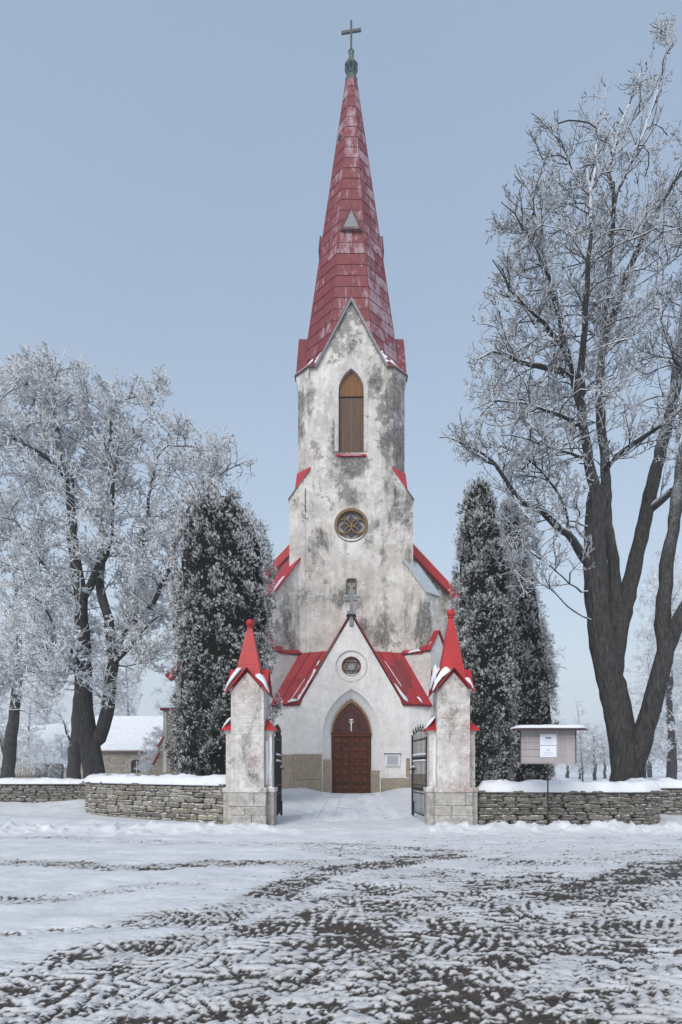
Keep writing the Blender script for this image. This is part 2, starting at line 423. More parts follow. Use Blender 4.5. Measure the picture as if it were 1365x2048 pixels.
# tracks as they lie on the road: (points as seen in the photo, half width m, strength, tread)
TRK = [   # points on the road, half width m, strength, tread: 0 smear, 1 fine car tread, 2 chevron lugs
    ([(-60, 1722), (60, 1726), (150, 1729), (250, 1737), (340, 1733), (430, 1726), (560, 1728), (700, 1722)], .26, .80, 1),
    ([(-60, 1676), (120, 1674), (330, 1686), (520, 1688), (700, 1690), (900, 1703), (1100, 1708), (1400, 1700)], .28, .50, 1),
    ([(-40, 1800), (120, 1800), (210, 1786), (290, 1770), (420, 1765)], .20, .62, 1),
    ([(300, 1842), (420, 1834), (500, 1812), (560, 1776), (640, 1745), (760, 1728), (900, 1712)], .30, .92, 1),
    ([(-80, 2010), (40, 1955), (180, 1902), (300, 1895), (420, 1878), (560, 1845), (640, 1810), (760, 1780)], .26, .82, 1),
    ([(640, 1738), (760, 1745), (900, 1752), (1020, 1765), (1150, 1782), (1400, 1740)], .50, .80, 2),
    ([(1150, 1800), (1250, 1760), (1330, 1735), (1420, 1725)], .42, .9, 0),
    ([(1400, 1850), (1290, 1862), (1180, 1893), (1060, 1880), (960, 1860), (800, 1820)], .30, .80, 2),
    ([(600, 1900), (700, 1885), (800, 1892), (900, 1880), (1000, 1868), (1200, 1840)], .30, .92, 2),
    ([(520, 1860), (700, 1820), (850, 1800), (1000, 1812), (1150, 1790)], .28, .80, 2),
    ([(-80, 2060), (200, 1990), (420, 1960), (700, 1975), (900, 2010), (1100, 2060)], .24, .90, 2),
    ([(540, 1940), (700, 1925), (860, 1950), (1000, 1985), (1150, 2030)], .24, .95, 2),
    ([(1400, 1940), (1250, 1950), (1100, 1980), (1000, 2060)], .22, .85, 2),
    ([(600, 1830), (700, 1860), (760, 1900), (800, 1960), (820, 2060)], .20, .75, 2),
    ([(1080, 2060), (1080, 1960), (1000, 1900), (900, 1850), (700, 1800), (560, 1790)], .20, .75, 2),
    ([(1400, 1990), (1280, 2010), (1180, 2060)], .20, .85, 2),
    ([(420, 2060), (520, 1990), (640, 1930), (760, 1850), (900, 1790), (1100, 1750)], .22, .78, 2),
    ([(-60, 1870), (120, 1868), (300, 1850)], .16, .30, 1),
    ([(640, 1700), (800, 1712), (1000, 1722), (1200, 1722), (1420, 1712)], .40, .62, 2),
    ([(700, 1768), (850, 1790), (1000, 1830), (1180, 1860), (1400, 1900)], .34, .80, 2),
    ([(860, 2060), (930, 1960), (1060, 1880), (1250, 1810), (1420, 1780)], .28, .80, 2),
    ([(-60, 2060), (60, 1990), (220, 1945), (420, 1920), (620, 1880), (760, 1830)], .24, .78, 2),
    ([(150, 2060), (300, 2015), (520, 2010), (700, 2040)], .18, .75, 1),
]
def ground_z(x, y):
    """broad shape of the snow cover"""
    x = np.asarray(x, float); y = np.asarray(y, float)
    z = .13 * sstep(17, 29, y)
    bank = np.exp(-((y - 13.55 - .25 * (fbm(x * .5, y * 0, 2, 5) - .5)) / .42) ** 2) * (.13 + .11 * (fbm(x * 1.6, y * 1.6, 3, 9) - .4))
    gate = np.exp(-(x / 1.9) ** 4)
    z = z + bank * (1 - .75 * gate)
    # plough bank that runs on to the left with the curved wall
    yl = 13.9 + np.clip(-x - 3.3, 0, 9) * .40
    z = z + .10 * np.exp(-((y - yl) / .8) ** 2) * sstep(-3, -4.5, x) * (.5 + fbm(x * 1.3, y * 1.3, 3, 3))
    z = z + .26 * np.exp(-((x + 9.9) / 1.5) ** 2 - ((y - 20.6) / 1.3) ** 2)
    z = z + .14 * np.exp(-((x - 9.3) / .9) ** 2 - ((y - 15.6) / .9) ** 2)
    # churchyard snow behind the walls
    ch = sstep(16.2, 18.5, y - np.clip(-x - 3, 0, 9) * .55) * (1 - np.exp(-(x / 2.6) ** 4))
    z = z + ch * (.16 + .1 * (fbm(x * .35, y * .35, 3, 21) - .5))
    # drift against pillars, walls and door jambs
    for cx_, cy_, r_, h_ in [(-2.65, 14.5, .7, .06), (2.65, 14.5, .8, .05), (-2.4, 29.9, .9, .22), (2.5, 29.9, .9, .20), (-4.2, 29.8, 1, .15), (4.2, 29.8, 1, .15)]:
        z = z + h_ * np.exp(-((x - cx_) / r_) ** 2 - ((y - cy_) / (r_ * .5)) ** 2)
    return z
def mud_mask(x, y):
    road = 1 - sstep(12.3, 13.6, y + .5 * (fbm(x * .6, y * .6, 2, 31) - .5))
    m = np.zeros_like(x); tread = np.zeros_like(x)
    wx = x + .10 * (fbm(x * 2, y * 2, 3, 71) - .5); wy = y + .22 * (fbm(x * 1.5, y * 1.5, 3, 72) - .5)
    for pts, w, s, td in TRK:
        wp = [gp(*p) for p in pts]
        f, al, sd = seg_field(wx, wy, wp, w * 1.5)
        ff = sstep(0, .6, f) * s * (.32 + 1.05 * fbm(x * 1.1, y * 1.1, 3, int(abs(pts[0][1])) % 97))
        per_ = .09 if td == 1 else .145
        wob = .35 * (fbm(x * 3.1, y * 3.1, 2, 55) - .5)
        ph = (al + (1.0 if td == 2 else .6) * np.abs(sd)) / per_ + wob * 2
        lug = np.abs(ph % 1 - .5) * 2
        if td == 2: ff = ff * (.30 + 1.0 * sstep(.28, .72, lug))
        elif td == 1: ff = ff * (.62 + .62 * sstep(.35, .7, lug))
        m = np.maximum(m, ff)
        tread = np.maximum(tread, np.where(td, sstep(0, .5, f) * sstep(.3, .75, lug), 0) * s)
    # broad slush areas
    slush = .66 * np.exp(-((y - 3.2) / .95) ** 2) + .26 * np.exp(-((x - 2.2) / 2.2) ** 2 - ((y - 4.9) / 1.1) ** 2) \
        + .42 * np.exp(-((x + .4) / 1.6) ** 2 - ((y - 4.5) / .7) ** 2) + .30 * np.exp(-((x - 4.6) / 1.6) ** 2 - ((y - 6.6) / 1.2) ** 2) \
        + .34 * np.exp(-((x - 1.6) / 3.0) ** 2 - ((y - 7.0) / 1.2) ** 2) + .16 * sstep(-1.5, 1.5, x)
    slush = slush * (1 - .9 * np.exp(-((x + 2.4) / 1.5) ** 2 - ((y - 5.4) / .9) ** 2))
    patch = .62 + .62 * fbm(x * .55, y * .8, 3, 303)
    m = np.minimum(np.maximum(m * .90, slush * .58) * .82 * patch + .13 * slush, .60 + .2 * tread)
    return m * road, tread * road, road

NX, ys = 620, []
yy = 2.2
while yy < 60:
    ys.append(yy); yy += min(max(.00085 * yy * yy, .004), .06) if yy < 15.5 else (.15 if yy < 24 else .45)
ys.append(60.0); ys = np.array(ys); NY = len(ys)
u = np.linspace(-1, 1, NX)
GX = u[None, :] * (2.8 + .80 * ys)[:, None]; GY = np.repeat(ys[:, None], NX, 1)
base = ground_z(GX, GY)
mud, tread, road = mud_mask(GX, GY)
side_fade = sstep(0, .22, 1 - np.abs(u))[None, :]; mud = mud * side_fade; tread = tread * side_fade
ang = 0.12
fx, fy = GX + .12 * GY, GY
n1 = fbm(fx * 4.0, fy * 12.5, 5, 101, .62)           # clods, a little drawn out along the traffic
n2 = fbm(GX * 24, GY * 24, 3, 111, .6)
n3 = fbm(fx * 1.6, fy * 3.2, 4, 121)
n4 = fbm(GX * 60, GY * 60, 2, 151)
cov = n1 * .38 + n2 * .26 + n4 * .22 + n3 * .14
cov = np.clip((cov - .5) * 3.6 + .5, 0.02, 1.2)
cov = cov * (1 - .25 * tread) + .5 * .25 * tread
mm = sstep(-.11, .10, mud - cov)   # 1 = bare wet mud
mm = np.where(mud < .02, 0, mm) * road
rough_ = road * (.35 + .65 * sstep(.1, .5, mud))
lump = (n1 - .5) * .013 * rough_ + (n4 - .5) * .007 * road + (n2 - .5) * .010 * (.25 + rough_) * np.minimum(1, road + .15) + (n3 - .5) * .055 * road
sn = (1 - mm)
side_ = fbm(GX * 2.2, GY * 2.2, 4, 131)
height = base + lump + sn * .010 * road - tread * .018 + (side_ - .5) * .05 * (1 - road)
# chunky plough spill on the bank in front of the walls
ck = np.exp(-((GY - 13.5) / .7) ** 2)
height += ck * np.clip(fbm(GX * 4, GY * 4, 3, 141, .6) - .52, 0, 1) * .40 * (1 - .8 * np.exp(-(GX / 1.9) ** 4))
edge = np.minimum(np.minimum(1, (1 - np.abs(u))[None, :] * 12), np.minimum(1, (60 - GY) / 6)) * np.minimum(1, (GY - 2.2) * 6)
height = height * edge
V = np.stack([GX, GY, height], -1).reshape(-1, 3)
idx = np.arange(NX * NY).reshape(NY, NX)
Fq = np.stack([idx[:-1, :-1], idx[:-1, 1:], idx[1:, 1:], idx[1:, :-1]], -1).reshape(-1, 4)

def road_mat():
    m = M('snow_and_mud', .7, .3); P = m.pos()
    a = m.attr('mud'); n = m.noise(P, 30, 4, .7)
    n = m.math('ADD', m.math('MULTIPLY', n, .6), m.math('MULTIPLY', m.noise(P, 75, 3, .7), .4))
    f = m.map(m.math('ADD', a, m.math('MULTIPLY', m.math('SUBTRACT', n, .5), 1.7)), .24, .86)
    sn_ = m.mix(m.map(m.noise(P, 1.4, 5), .35, .7), (.76, .785, .82), (.62, .65, .695))
    dirty = m.map(m.math('ADD', m.attr('traffic'), m.math('MULTIPLY', m.math('SUBTRACT', m.noise(P, 5, 5, .7), .5), 1.1)), -.02, .75, .12, .80)
    sn_ = m.mix(dirty, sn_, (.40, .385, .37))
    md = m.mix(m.map(m.noise(P, 11, 5, .7), .3, .7), (.026, .021, .017), (.082, .066, .054))
    m.col(m.mix(f, sn_, md))
    m.l(m.map(f, 0, 1, .75, .45), m.b.inputs['Roughness'])
    m.bump(m.noise(P, 90, 3, .7), .5, .006); m.bump(m.noise(P, 24, 4, .7), .5, .014)
    return m.m
MT['road'] = road_mat()
me = mesh_np('snowy_road', V, Fq, MT['road'], True, {'mud': mm.ravel(), 'traffic': (np.clip(mud, 0, 1) * road).ravel()})
g = link('snowy_road', me); g['kind'] = 'structure'
# the fields beyond, a ring around the detailed sheet
def ring_field():
    xa, xb = 2.8 + .80 * ys[0], 2.8 + .80 * 60.0; B = 420
    q = [(-xa, ys[0]), (xa, ys[0]), (xb, 60), (-xb, 60)]; o = [(-B, -60), (B, -60), (B, 640), (-B, 640)]
    v = [(x, y, 0) for x, y in q + o]
    return MB().add(v, [(4, 5, 1, 0), (5, 6, 2, 1), (6, 7, 3, 2), (7, 4, 0, 3)])
tag(ring_field().build('ground', MT['snow'], fix=False), kind='structure')
def H(x, y): return float(ground_z(np.array([x]), np.array([y]))[0])

# paved path to the door, half hidden by thin snow
def path_mat():
    m = M('path_snow', .8, .2); P = m.pos()
    c = m.mix(m.map(m.noise(P, 1.2, 4), .35, .7), (.79, .81, .85), (.69, .72, .77))
    p = m.noise(m.pos((1, 5, 1)), 1.6, 5, .7)
    g_ = m.math('MULTIPLY', m.map(p, .50, .60), m.map(m.noise(m.pos((2.2, .3, 1)), 1, 2), .42, .52))
    m.col(m.mix(m.math('MULTIPLY', g_, .65), c, (.30, .29, .28))); m.bump(m.noise(P, 22, 4), .5, .012)
    return m.m
MT['path'] = path_mat()
pr = root('paved_path', 'straight paved path under thin trodden snow leading from the gate to the church door', 'path', (0, 22, 0)); pr['kind'] = 'structure'; del pr['category']; del pr['label']
py0, rowi = 15.2, 0
path_drop = .05
while py0 < 29.6:
    dl = .52 if py0 < 22 else .75
    ncol = 6; off = (rowi % 2) * .25
    for c_ in range(ncol):
        x0 = -1.5 + c_ * .5; x1 = x0 + .5 - .018
        zz = [H(x, y) + .016 - .05 * (1 - float(sstep(15.0, 17.5, y))) + R.uniform(-.003, .004) for x, y in ((x0, py0), (x1, py0), (x1, py0 + dl - .02), (x0, py0 + dl - .02))]
        b = MB(); t = [(x0, py0, zz[0]), (x1, py0, zz[1]), (x1, py0 + dl - .02, zz[2]), (x0, py0 + dl - .02, zz[3])]
        b.loft([(x, y, z - .05) for x, y, z in t], t); b.build('paving_stone', MT['path'], pr)
    py0 += dl; rowi += 1

# ------------------------------------------------------------------ the church
def arch(w, zs, za, zb=None, n=9, cx=0.):
    """pointed arch outline (anticlockwise seen from the front), closed down to zb"""
    h = za - zs; Rr = (w * w + h * h) / (2 * w)
    pts = [] if zb is None else [(cx - w, zb), (cx + w, zb)]
    a1 = math.atan2(h, w - Rr + 0.) if False else math.acos(max(-1, min(1, (Rr - w) / Rr)))
    right = [(cx + w - Rr + Rr * math.cos(a1 * i / n), zs + Rr * math.sin(a1 * i / n)) for i in range(n + 1)]
    left = [(2 * cx - x, z) for x, z in right[::-1]][1:]
    return pts + right + left
def circ(cx, cz, r, n=28): return [(cx + r * math.cos(2 * math.pi * i / n), cz + r * math.sin(2 * math.pi * i / n)) for i in range(n)]
def band(name, inner, outer, y0, y1, mat, parent, **k):
    """flat ring between two outlines with equal point counts, front at y0, back at y1"""
    n = len(inner); b = MB()
    b.v = [(x, y0, z) for x, z in inner] + [(x, y0, z) for x, z in outer] + [(x, y1, z) for x, z in inner] + [(x, y1, z) for x, z in outer]
    for i in range(n):
        j = (i + 1) % n
        b.f += [(i, n + i, n + j, j), (i, j, 2 * n + j, 2 * n + i), (n + i, 3 * n + i, 3 * n + j, n + j), (2 * n + i, 2 * n + j, 3 * n + j, 3 * n + i)]
    return b.build(name, mat, parent, **k)
def open_band(name, inner, outer, y0, y1, mat, parent, **k):
    n = len(inner); b = MB()
    b.v = [(x, y0, z) for x, z in inner] + [(x, y0, z) for x, z in outer] + [(x, y1, z) for x, z in inner] + [(x, y1, z) for x, z in outer]
    for i in range(n - 1):
        j = i + 1
        b.f += [(i, n + i, n + j, j), (i, j, 2 * n + j, 2 * n + i), (n + i, 3 * n + i, 3 * n + j, n + j), (2 * n + i, 2 * n + j, 3 * n + j, 3 * n + i)]
    b.f += [(0, 2 * n, 3 * n, n), (n - 1, 2 * n - 1, 4 * n - 1, 3 * n - 1)]
    return b.build(name, mat, parent, **k)

def snow_strip(name, pts, w, h, seed=0, parent=None, step=.06, cross=9, droop=.0, wn=.35, up=(0, 0, 1), side=None, taper=True, mat=None, jag=0.):
    """a lumpy ridge of snow lying along a 3-D path"""
    P3 = [Vector(p) for p in pts]; out = []
    for a, b in zip(P3[:-1], P3[1:]):
        n = max(1, int((b - a).length / step)); out += [a.lerp(b, i / n) for i in range(n)]
    out.append(P3[-1]); n = len(out); V_ = []; up = Vector(up)
    acc = 0
    for i, p in enumerate(out):
        d = (out[min(n - 1, i + 1)] - out[max(0, i - 1)]).normalized()
        sd = Vector(side) if side else d.cross(up).normalized()
        if i: acc += (p - out[i - 1]).length
        e = min(1, i / 3 + .25, (n - 1 - i) / 3 + .25) if taper else 1
        lw = w * (1 + wn * (2 * float(fbm(np.array([acc * 2.3]), np.array([seed * 3.1]), 3, seed)[0]) - 1)) * (.5 + .5 * e)
        rw = w * (1 + (wn + jag) * (2 * float(fbm(np.array([acc * 2.9]), np.array([seed * 5.1 + 9]), 3, seed + 4)[0]) - 1)) * (.5 + .5 * e)
        hh = h * (.75 + .5 * float(fbm(np.array([acc * 1.7]), np.array([seed * 1.1 + 3]), 3, seed + 9)[0])) * e
        for k in range(cross):
            t = -1 + 2 * k / (cross - 1)
            ww = (lw if t < 0 else rw)
            z = hh * (1 - abs(t) ** 3.2) - droop * abs(t) ** 4 + .60 * hh * (float(fbm(np.array([acc * 5 + seed]), np.array([t * 2.2 + seed]), 2, seed + 5)[0]) - .5) * (1 - t * t)
            V_.append(p + sd * (t * ww) + up * z)
        V_.append(p + sd * (rw * .98) - up * (.02 + droop)); V_.append(p - sd * (lw * .98) - up * (.02 + droop))
    c = cross + 2; fs = []
    for i in range(n - 1):
        for k in range(c):
            k2 = (k + 1) % c; fs.append((i * c + k, i * c + k2, (i + 1) * c + k2, (i + 1) * c + k))
    fs += [tuple(range(c)), tuple((n - 1) * c + k for k in range(c))[::-1]]
    o = MB().add(V_, fs).build(name, mat or MT['snow'], parent, smooth=True)
    o['kind'] = 'stuff'
    return o

CH = root('church', 'tall white plastered church with red sheet metal spire and pointed west porch', 'church', (0, 35, 0))
YF = 32.0; CY = 35.03
# --- tower shaft: front face with its openings, then the other faces
def Z(py, d=YF): return PZ(py, d)
belf = arch(.70, Z(782), Z(737), Z(905)); rose_c, rose_r = (0, Z(1050)), .95
smallw = [(-.29, Z(1190)), (.31, Z(1190)), (.31, Z(1160)), (.2, Z(1156.5)), (-.18, Z(1156.5)), (-.29, Z(1160))]
outer = [(-3.03, -.1), (3.03, -.1), (3.03, 17.1), (2.31, 18.1), (2.31, 23.9), (1.93, 23.9), (0, 27.42), (-1.93, 23.9), (-2.31, 23.9), (-2.31, 18.1), (-3.03, 17.1)]
b = MB(); b.wall(outer, [belf, circ(*rose_c, rose_r), smallw], YF, .32)
h = 3.03
cb = [(-h, YF), (-h, YF + 2 * h), (h, YF + 2 * h), (h, YF)]
b.add([(x, y, z) for z in (-.1, 17.1) for x, y in cb], [(0, 1, 5, 4), (1, 2, 6, 5), (2, 3, 7, 6)])
oc = [(-2.31, YF), (-h, YF + .72), (-h, YF + 2 * h - .72), (-2.31, YF + 2 * h), (2.31, YF + 2 * h), (h, YF + 2 * h - .72), (h, YF + .72), (2.31, YF)]
n = len(oc)
b.add([(x, y, z) for z in (17.0, 24.0) for x, y in oc], [(i, i + 1, n + i + 1, n + i) for i in range(n - 1)])
for s in (-1, 1):   # side gables
    b.add([(s * h, CY - 1.93, 23.9), (s * h, CY + 1.93, 23.9), (s * h, CY, 27.42)], [(0, 1, 2)])
tower = b.build('tower', MT['tower'], CH, fix=False)
# soffit closing the wall head
MB().prism_z([(x * .97, CY + (y - CY) * .97) for x, y in oc][::-1], 23.80, 23.86).build('wall_head', MT['light'], tower)
# cornice swelling under the eaves on the chamfered corners
for s in (-1, 1):
    b = MB()
    for (za, oa, zb_, ob) in ((23.2, .0, 23.55, .10), (23.55, .10, 23.85, .13)):
        A = [(s * 2.33, YF - .01, za), (s * (h + .0), YF + .72, za), (s * h, YF + 5.3, za)]
        Bq = [(s * 2.33, YF - ob, zb_), (s * (h + ob), YF + .72 - ob * .4, zb_), (s * (h + ob), YF + 5.3, zb_)]
        A[0] = (s * 2.33, YF - oa, za); A[1] = (s * (h + oa), YF + .72 - oa * .4, za); A[2] = (s * (h + oa), YF + 5.3, za)
        b.add(A + Bq, [(0, 1, 4, 3), (1, 2, 5, 4)])
    b.build('cornice', MT['tower'], tower, fix=False)
# weathered caps where the square turns to the octagon
for s in (-1, 1):
    for f in (-1, 1):
        yb = CY + f * 3.03; yc = CY + f * (3.03 - .72)
        A = (s * 2.26, yb + f * .05, 18.22); B_ = (s * 3.09, yc, 18.22); C_ = (s * 3.12, yb + f * .08, 17.02)
        A2 = (s * 2.26, yb + f * .05, 18.12); B2 = (s * 3.09, yc, 18.12); C2 = (s * 3.12, yb + f * .08, 16.92)
        MB().add([A, B_, C_, A2, B2, C2], [(0, 1, 2), (3, 5, 4), (0, 3, 4, 1), (1, 4, 5, 2), (2, 5, 3, 0)]).build('corner_cap', MT['red'], CH)
# flat clasping buttresses of the middle stage
for s in (-1, 1):
    b = MB(); pr_ = [(s * 2.56, -.1), (s * 3.44, -.1), (s * 3.44, 16.44), (s * 3.05, 17.02), (s * 2.56, 17.02)]
    if s < 0: pr_ = pr_[::-1]
    b.prism_y(pr_, YF - .045, YF + 5.9); bt = b.build('buttress', MT['tower'], CH)
    MB().slab([(s * 3.02, YF - .1, 17.08), (s * 3.50, YF - .1, 16.40), (s * 3.50, YF + 6, 16.40), (s * 3.02, YF + 6, 17.08)][::s], .05).build('buttress_cap', MT['edge'], bt)
# diagonal buttresses: upper stage with sloping caps, wider foot with little gablets
for s in (-1, 1):
    def q(x, y, z): return (s * x, y, z)
    a0, a, bb = 2.87, 1.2, .73
    foot = [(a0, YF + .02), (a0 + a, YF - a + .02), (a0 + a + bb, YF - a + bb), (a0 + a + bb - 1.2, YF + bb + .2), (a0, YF + 1.2)]
    zt = [13.1, 10.95, 10.95, 13.1, 13.1]
    b = MB(); lo = [q(x, y, -.1) for x, y in foot]; hi = [q(x, y, z) for (x, y), z in zip(foot, zt)]
    b.loft(lo, hi); bt = b.build('diagonal_buttress', MT['tower'], CH)
    o1 = [q(a0 - .05, YF - .1, 13.16), q(a0 + a - .02, YF - a - .16, 10.86), q(a0 + a + bb + .17, YF - a + bb - .02, 10.86), q(a0 + a + bb - 1.0, YF + bb + .1, 13.16)]
    MB().slab(o1[::s], .07).build('sloping_cap', MT['red'] if s < 0 else MT['galv'], bt, label='red cap' if s < 0 else 'bare grey galvanised cap')
    if s < 0:
        snow_strip('snow', [Vector(o1[0]).lerp(Vector(o1[1]), .55) + Vector((-.2, .25, .06)), Vector(o1[1]) + Vector((-.15, .2, .09))], .17, .06, 3, bt, up=(-.45, -.2, .8), jag=.5)
    # wider foot
    a0, a, bb = 2.80, 1.42, .98
    foot = [(a0, YF - .0), (a0 + a, YF - a), (a0 + a + bb, YF - a + bb), (a0 + a + bb - 1.6, YF + bb + .6), (a0, YF + 1.5)]
    zt = 7.68
    b = MB(); b.loft([q(x, y, -.1) for x, y in foot], [q(x, y, zt) for x, y in foot])
    mx, my = a0 + a + bb / 2, YF - a + bb / 2; ap = 8.75
    b.add([q(a0 + a, YF - a, zt), q(a0 + a + bb, YF - a + bb, zt), q(mx, my, ap), q(mx - .55, my + .55, zt)], [(0, 1, 2), (0, 2, 3), (1, 3, 2)])
    bt = b.build('buttress_foot', MT['tower_low'], CH)
    e = .10
    E0 = q(a0 + a - e * .2, YF - a - e * 1.7, zt + .02); E1 = q(a0 + a + bb + e * 1.7, YF - a + bb + e * .2, zt + .02); T = q(mx + e * .6, my - e * .6, ap + .14)
    Ti = q(mx - 1.2, my + 1.2, ap + .14); I0 = q(a0 - .05, YF - .12, zt + .14); I1 = q(a0 + a + bb - 1.0, YF - a + bb + 1.0, zt + .05)
    k0 = q(a0 + a - .45, YF - a + .45 - .12, zt + .05)
    MB().slab([T, E0, k0, Ti][::s], .05).build('gablet_roof', MT['redroof'], bt)
    MB().slab([T, Ti, I1, E1][::s], .05).build('gablet_roof', MT['redroof'], bt)
    # narrow lean-to strip running to the porch roof
    MB().slab([I0, q(a0 + a - .40, YF - a + .40 - .15, zt - .02), q(a0 + a - .35, YF - a + .75, zt + .42), q(a0 + .05, YF + .1, zt + .42)][::s], .05).build('weathering', MT['redroof'], bt)
    if s > 0:
        snow_strip('snow', [(3.15, YF - .38, zt + .10), (3.75, YF - .95, zt + .12)], .13, .10, 17, bt)
        snow_strip('snow', [(4.05, YF - 1.15, zt + .22), (4.3, YF - 1.25, zt + .55)], .06, .05, 18, bt)

# --- belfry opening
open_band('window_surround', [p for p in arch(.71, Z(782), Z(737), Z(905))[2:]] [::1], [p for p in arch(.94, Z(782), Z(714), Z(905))[2:]], YF - .03, YF + .05, MT['light'], CH, fix=True)
for s in (-1, 1):
    MB().box(*(sorted((s * .71, s * .93))), YF - .03, YF + .05, Z(903), Z(782)).build('window_jamb', MT['light'], CH)
sh = MB(); sh.prism_y(arch(.72, Z(782), Z(736), Z(906)), YF + .30, YF + .33).build('shutter', MT['dglass'], CH)
shut = bpy.data.objects['shutter'] if 'shutter' in bpy.data.objects else None
x = -.70; Rr = .70; wA = .70; hA = Z(737) - Z(782); RA = (wA * wA + hA * hA) / (2 * wA)
def archz(x, w=.70, zs=Z(782), hA=hA, RA=RA):
    d = RA * RA - (abs(x) + RA - w) ** 2
    return zs + math.sqrt(max(0, d))
while x < .69:
    wd = R.uniform(.125, .165); x1 = min(.70, x + wd)
    g_ = .012
    MB().box(x + g_ / 2, x1 - g_ / 2, YF + .24 + R.uniform(-.006, .006), YF + .29, Z(903), Z(791)).build('plank', MT['shutter'], shut)
    x = x1
x = -.70
while x < .69:
    x1 = min(.70, x + .175)
    t0, t1, tm = archz(x + .01), archz(x1 - .01), archz((x + x1) / 2)
    b = MB(); b.prism_y([(x + .005, Z(788)), (x1 - .005, Z(788)), (x1 - .005, t1), ((x + x1) / 2, tm), (x + .005, t0)], YF + .20, YF + .25)
    b.build('plank', MT['shutter_top'], shut, label='upper orange brown board'); x = x1
sill = MB().loft([(-.86, YF - .16, Z(914)), (.86, YF - .16, Z(914)), (.70, YF + .25, Z(914)), (-.70, YF + .25, Z(914))],
                 [(-.84, YF - .14, Z(912)), (.84, YF - .14, Z(912)), (.70, YF + .25, Z(901)), (-.70, YF + .25, Z(901))]).build('sill', MT['red'], CH)
snow_strip('snow', [(-.7, YF - .13, Z(913)), (.7, YF - .13, Z(913))], .025, .02, 5, sill, step=.1)

# --- rose window: ochre ring, tracery of interlaced arcs, dark glass diamonds
rc = MB(); cz = rose_c[1]
rose = MB().prism_y(circ(0, cz, rose_r + .01), YF + .27, YF + .30).build('rose_window', MT['gglass'], CH)
band('frame', circ(0, cz, .80), circ(0, cz, .945), YF - .02, YF + .2, MT['ochre'], rose)
tr = []
def arc_bar(cx, cz_, r, a0, a1, w=.035, n=10):
    A = [(cx + (r - w) * math.cos(a0 + (a1 - a0) * i / n), cz_ + (r - w) * math.sin(a0 + (a1 - a0) * i / n)) for i in range(n + 1)]
    B_ = [(cx + (r + w) * math.cos(a0 + (a1 - a0) * i / n), cz_ + (r + w) * math.sin(a0 + (a1 - a0) * i / n)) for i in range(n + 1)]
    return open_band('tracery_bar', A, B_, YF + .13 + R.uniform(0, .004), YF + .2, MT['ochre'], rose)
rr = .40
for i in range(4):
    a = math.pi / 2 * i; arc_bar(rr * math.cos(a), cz + rr * math.sin(a), rr, 0, 2 * math.pi, .034, 24)
for i in range(0):
    a = math.pi / 2 * i + math.pi / 4; arc_bar(.565 * math.cos(a), cz + .565 * math.sin(a), rr, a + 1.9, a + 2 * math.pi - 1.9, .03, 14)
    arc_bar(.8 * math.cos(a), cz + .8 * math.sin(a), .42, a + math.pi - 1.0, a + math.pi + 1.0, .02, 10)
for i in range(4):
    a = math.pi / 2 * i; cx_, cz_ = .42 * math.cos(a), cz + .42 * math.sin(a); d = .21
    MB().prism_y([(cx_ - d, cz_), (cx_, cz_ - d), (cx_ + d, cz_), (cx_, cz_ + d)], YF + .225, YF + .26).build('pane', MT['dglass'], rose, label='dark red diamond pane')
    a += math.pi / 4; cx_, cz_ = .27 * math.cos(a), cz + .27 * math.sin(a); u_, v_ = (math.cos(a), math.sin(a)), (-math.sin(a), math.cos(a))
    MB().prism_y([(cx_ + u_[0] * p + v_[0] * q_, cz_ + u_[1] * p + v_[1] * q_) for p, q_ in ((-.16, 0), (-.05, -.075), (.05, -.075), (.16, 0), (.05, .075), (-.05, .075))], YF + .225, YF + .26).build('pane', MT['dglass'], rose, label='dark leaf shaped pane')
open_band('snow', [(.90 * math.cos(t), cz + .90 * math.sin(t)) for t in np.linspace(-2.6, -.55, 14)], [((.90 - .085 * math.sin(i / 13 * math.pi)) * math.cos(t), cz + (.90 - .085 * math.sin(i / 13 * math.pi)) * math.sin(t)) for i, t in enumerate(np.linspace(-2.6, -.55, 14))], YF - .06, YF + .15, MT['snow'], rose)['kind'] = 'stuff'

# --- small stair window
sw = MB().box(-.30, .32, YF + .2, YF + .23, Z(1191), Z(1156)).build('window', MT['gglass'], CH)
for x0, x1, z0, z1 in ((-.29, -.19, Z(1190), Z(1157)), (.21, .31, Z(1190), Z(1157)), (-.19, .21, Z(1160.5), Z(1157)), (-.19, .21, Z(1190), Z(1187.5)), (-.01, .03, Z(1187.5), Z(1160.5)), (-.19, -.01, Z(1173.5), Z(1172)), (.03, .21, Z(1173.5), Z(1172))):
    MB().box(x0, x1, YF + .10, YF + .19, z0, z1).build('window_bar', MT['ochre'], sw)
MB().box(-.42, .46, YF - .06, YF + .1, Z(1194), Z(1190.5)).build('sill', MT['light'], sw)
# thin dark strips drawing the buttress edge lines at the corners
for xx, za, zb_ in ((-2.56, Z(1023), Z(978)), (2.42, Z(1003), Z(978))):
    MB().box(xx - .018, xx + .018, YF - .075, YF - .045, za, zb_).build('edge_line', MT['iron'], CH)

# --- the cross gabled roof foot and the spire
RT = root('spire_placeholder', '', '') ; bpy.data.objects.remove(RT)
RR, EZ, GZ, XB, XC = 3.18, 23.78, 27.52, 1.97, 2.42
core = MB()
def ap_at(z): return 2.96 - .1360 * (z - 23.75) if z < 43.3 else .3
def octr(z, extra=0):
    a = ap_at(z) + extra; t = a * math.tan(math.pi / 8)
    return [(-t, CY - a, z), (t, CY - a, z), (a, CY - t, z), (a, CY + t, z), (t, CY + a, z), (-t, CY + a, z), (-a, CY + t, z), (-a, CY - t, z)]
core.loft(octr(24.0), octr(43.3)); spire = core.build('spire', MT['seam'], CH)
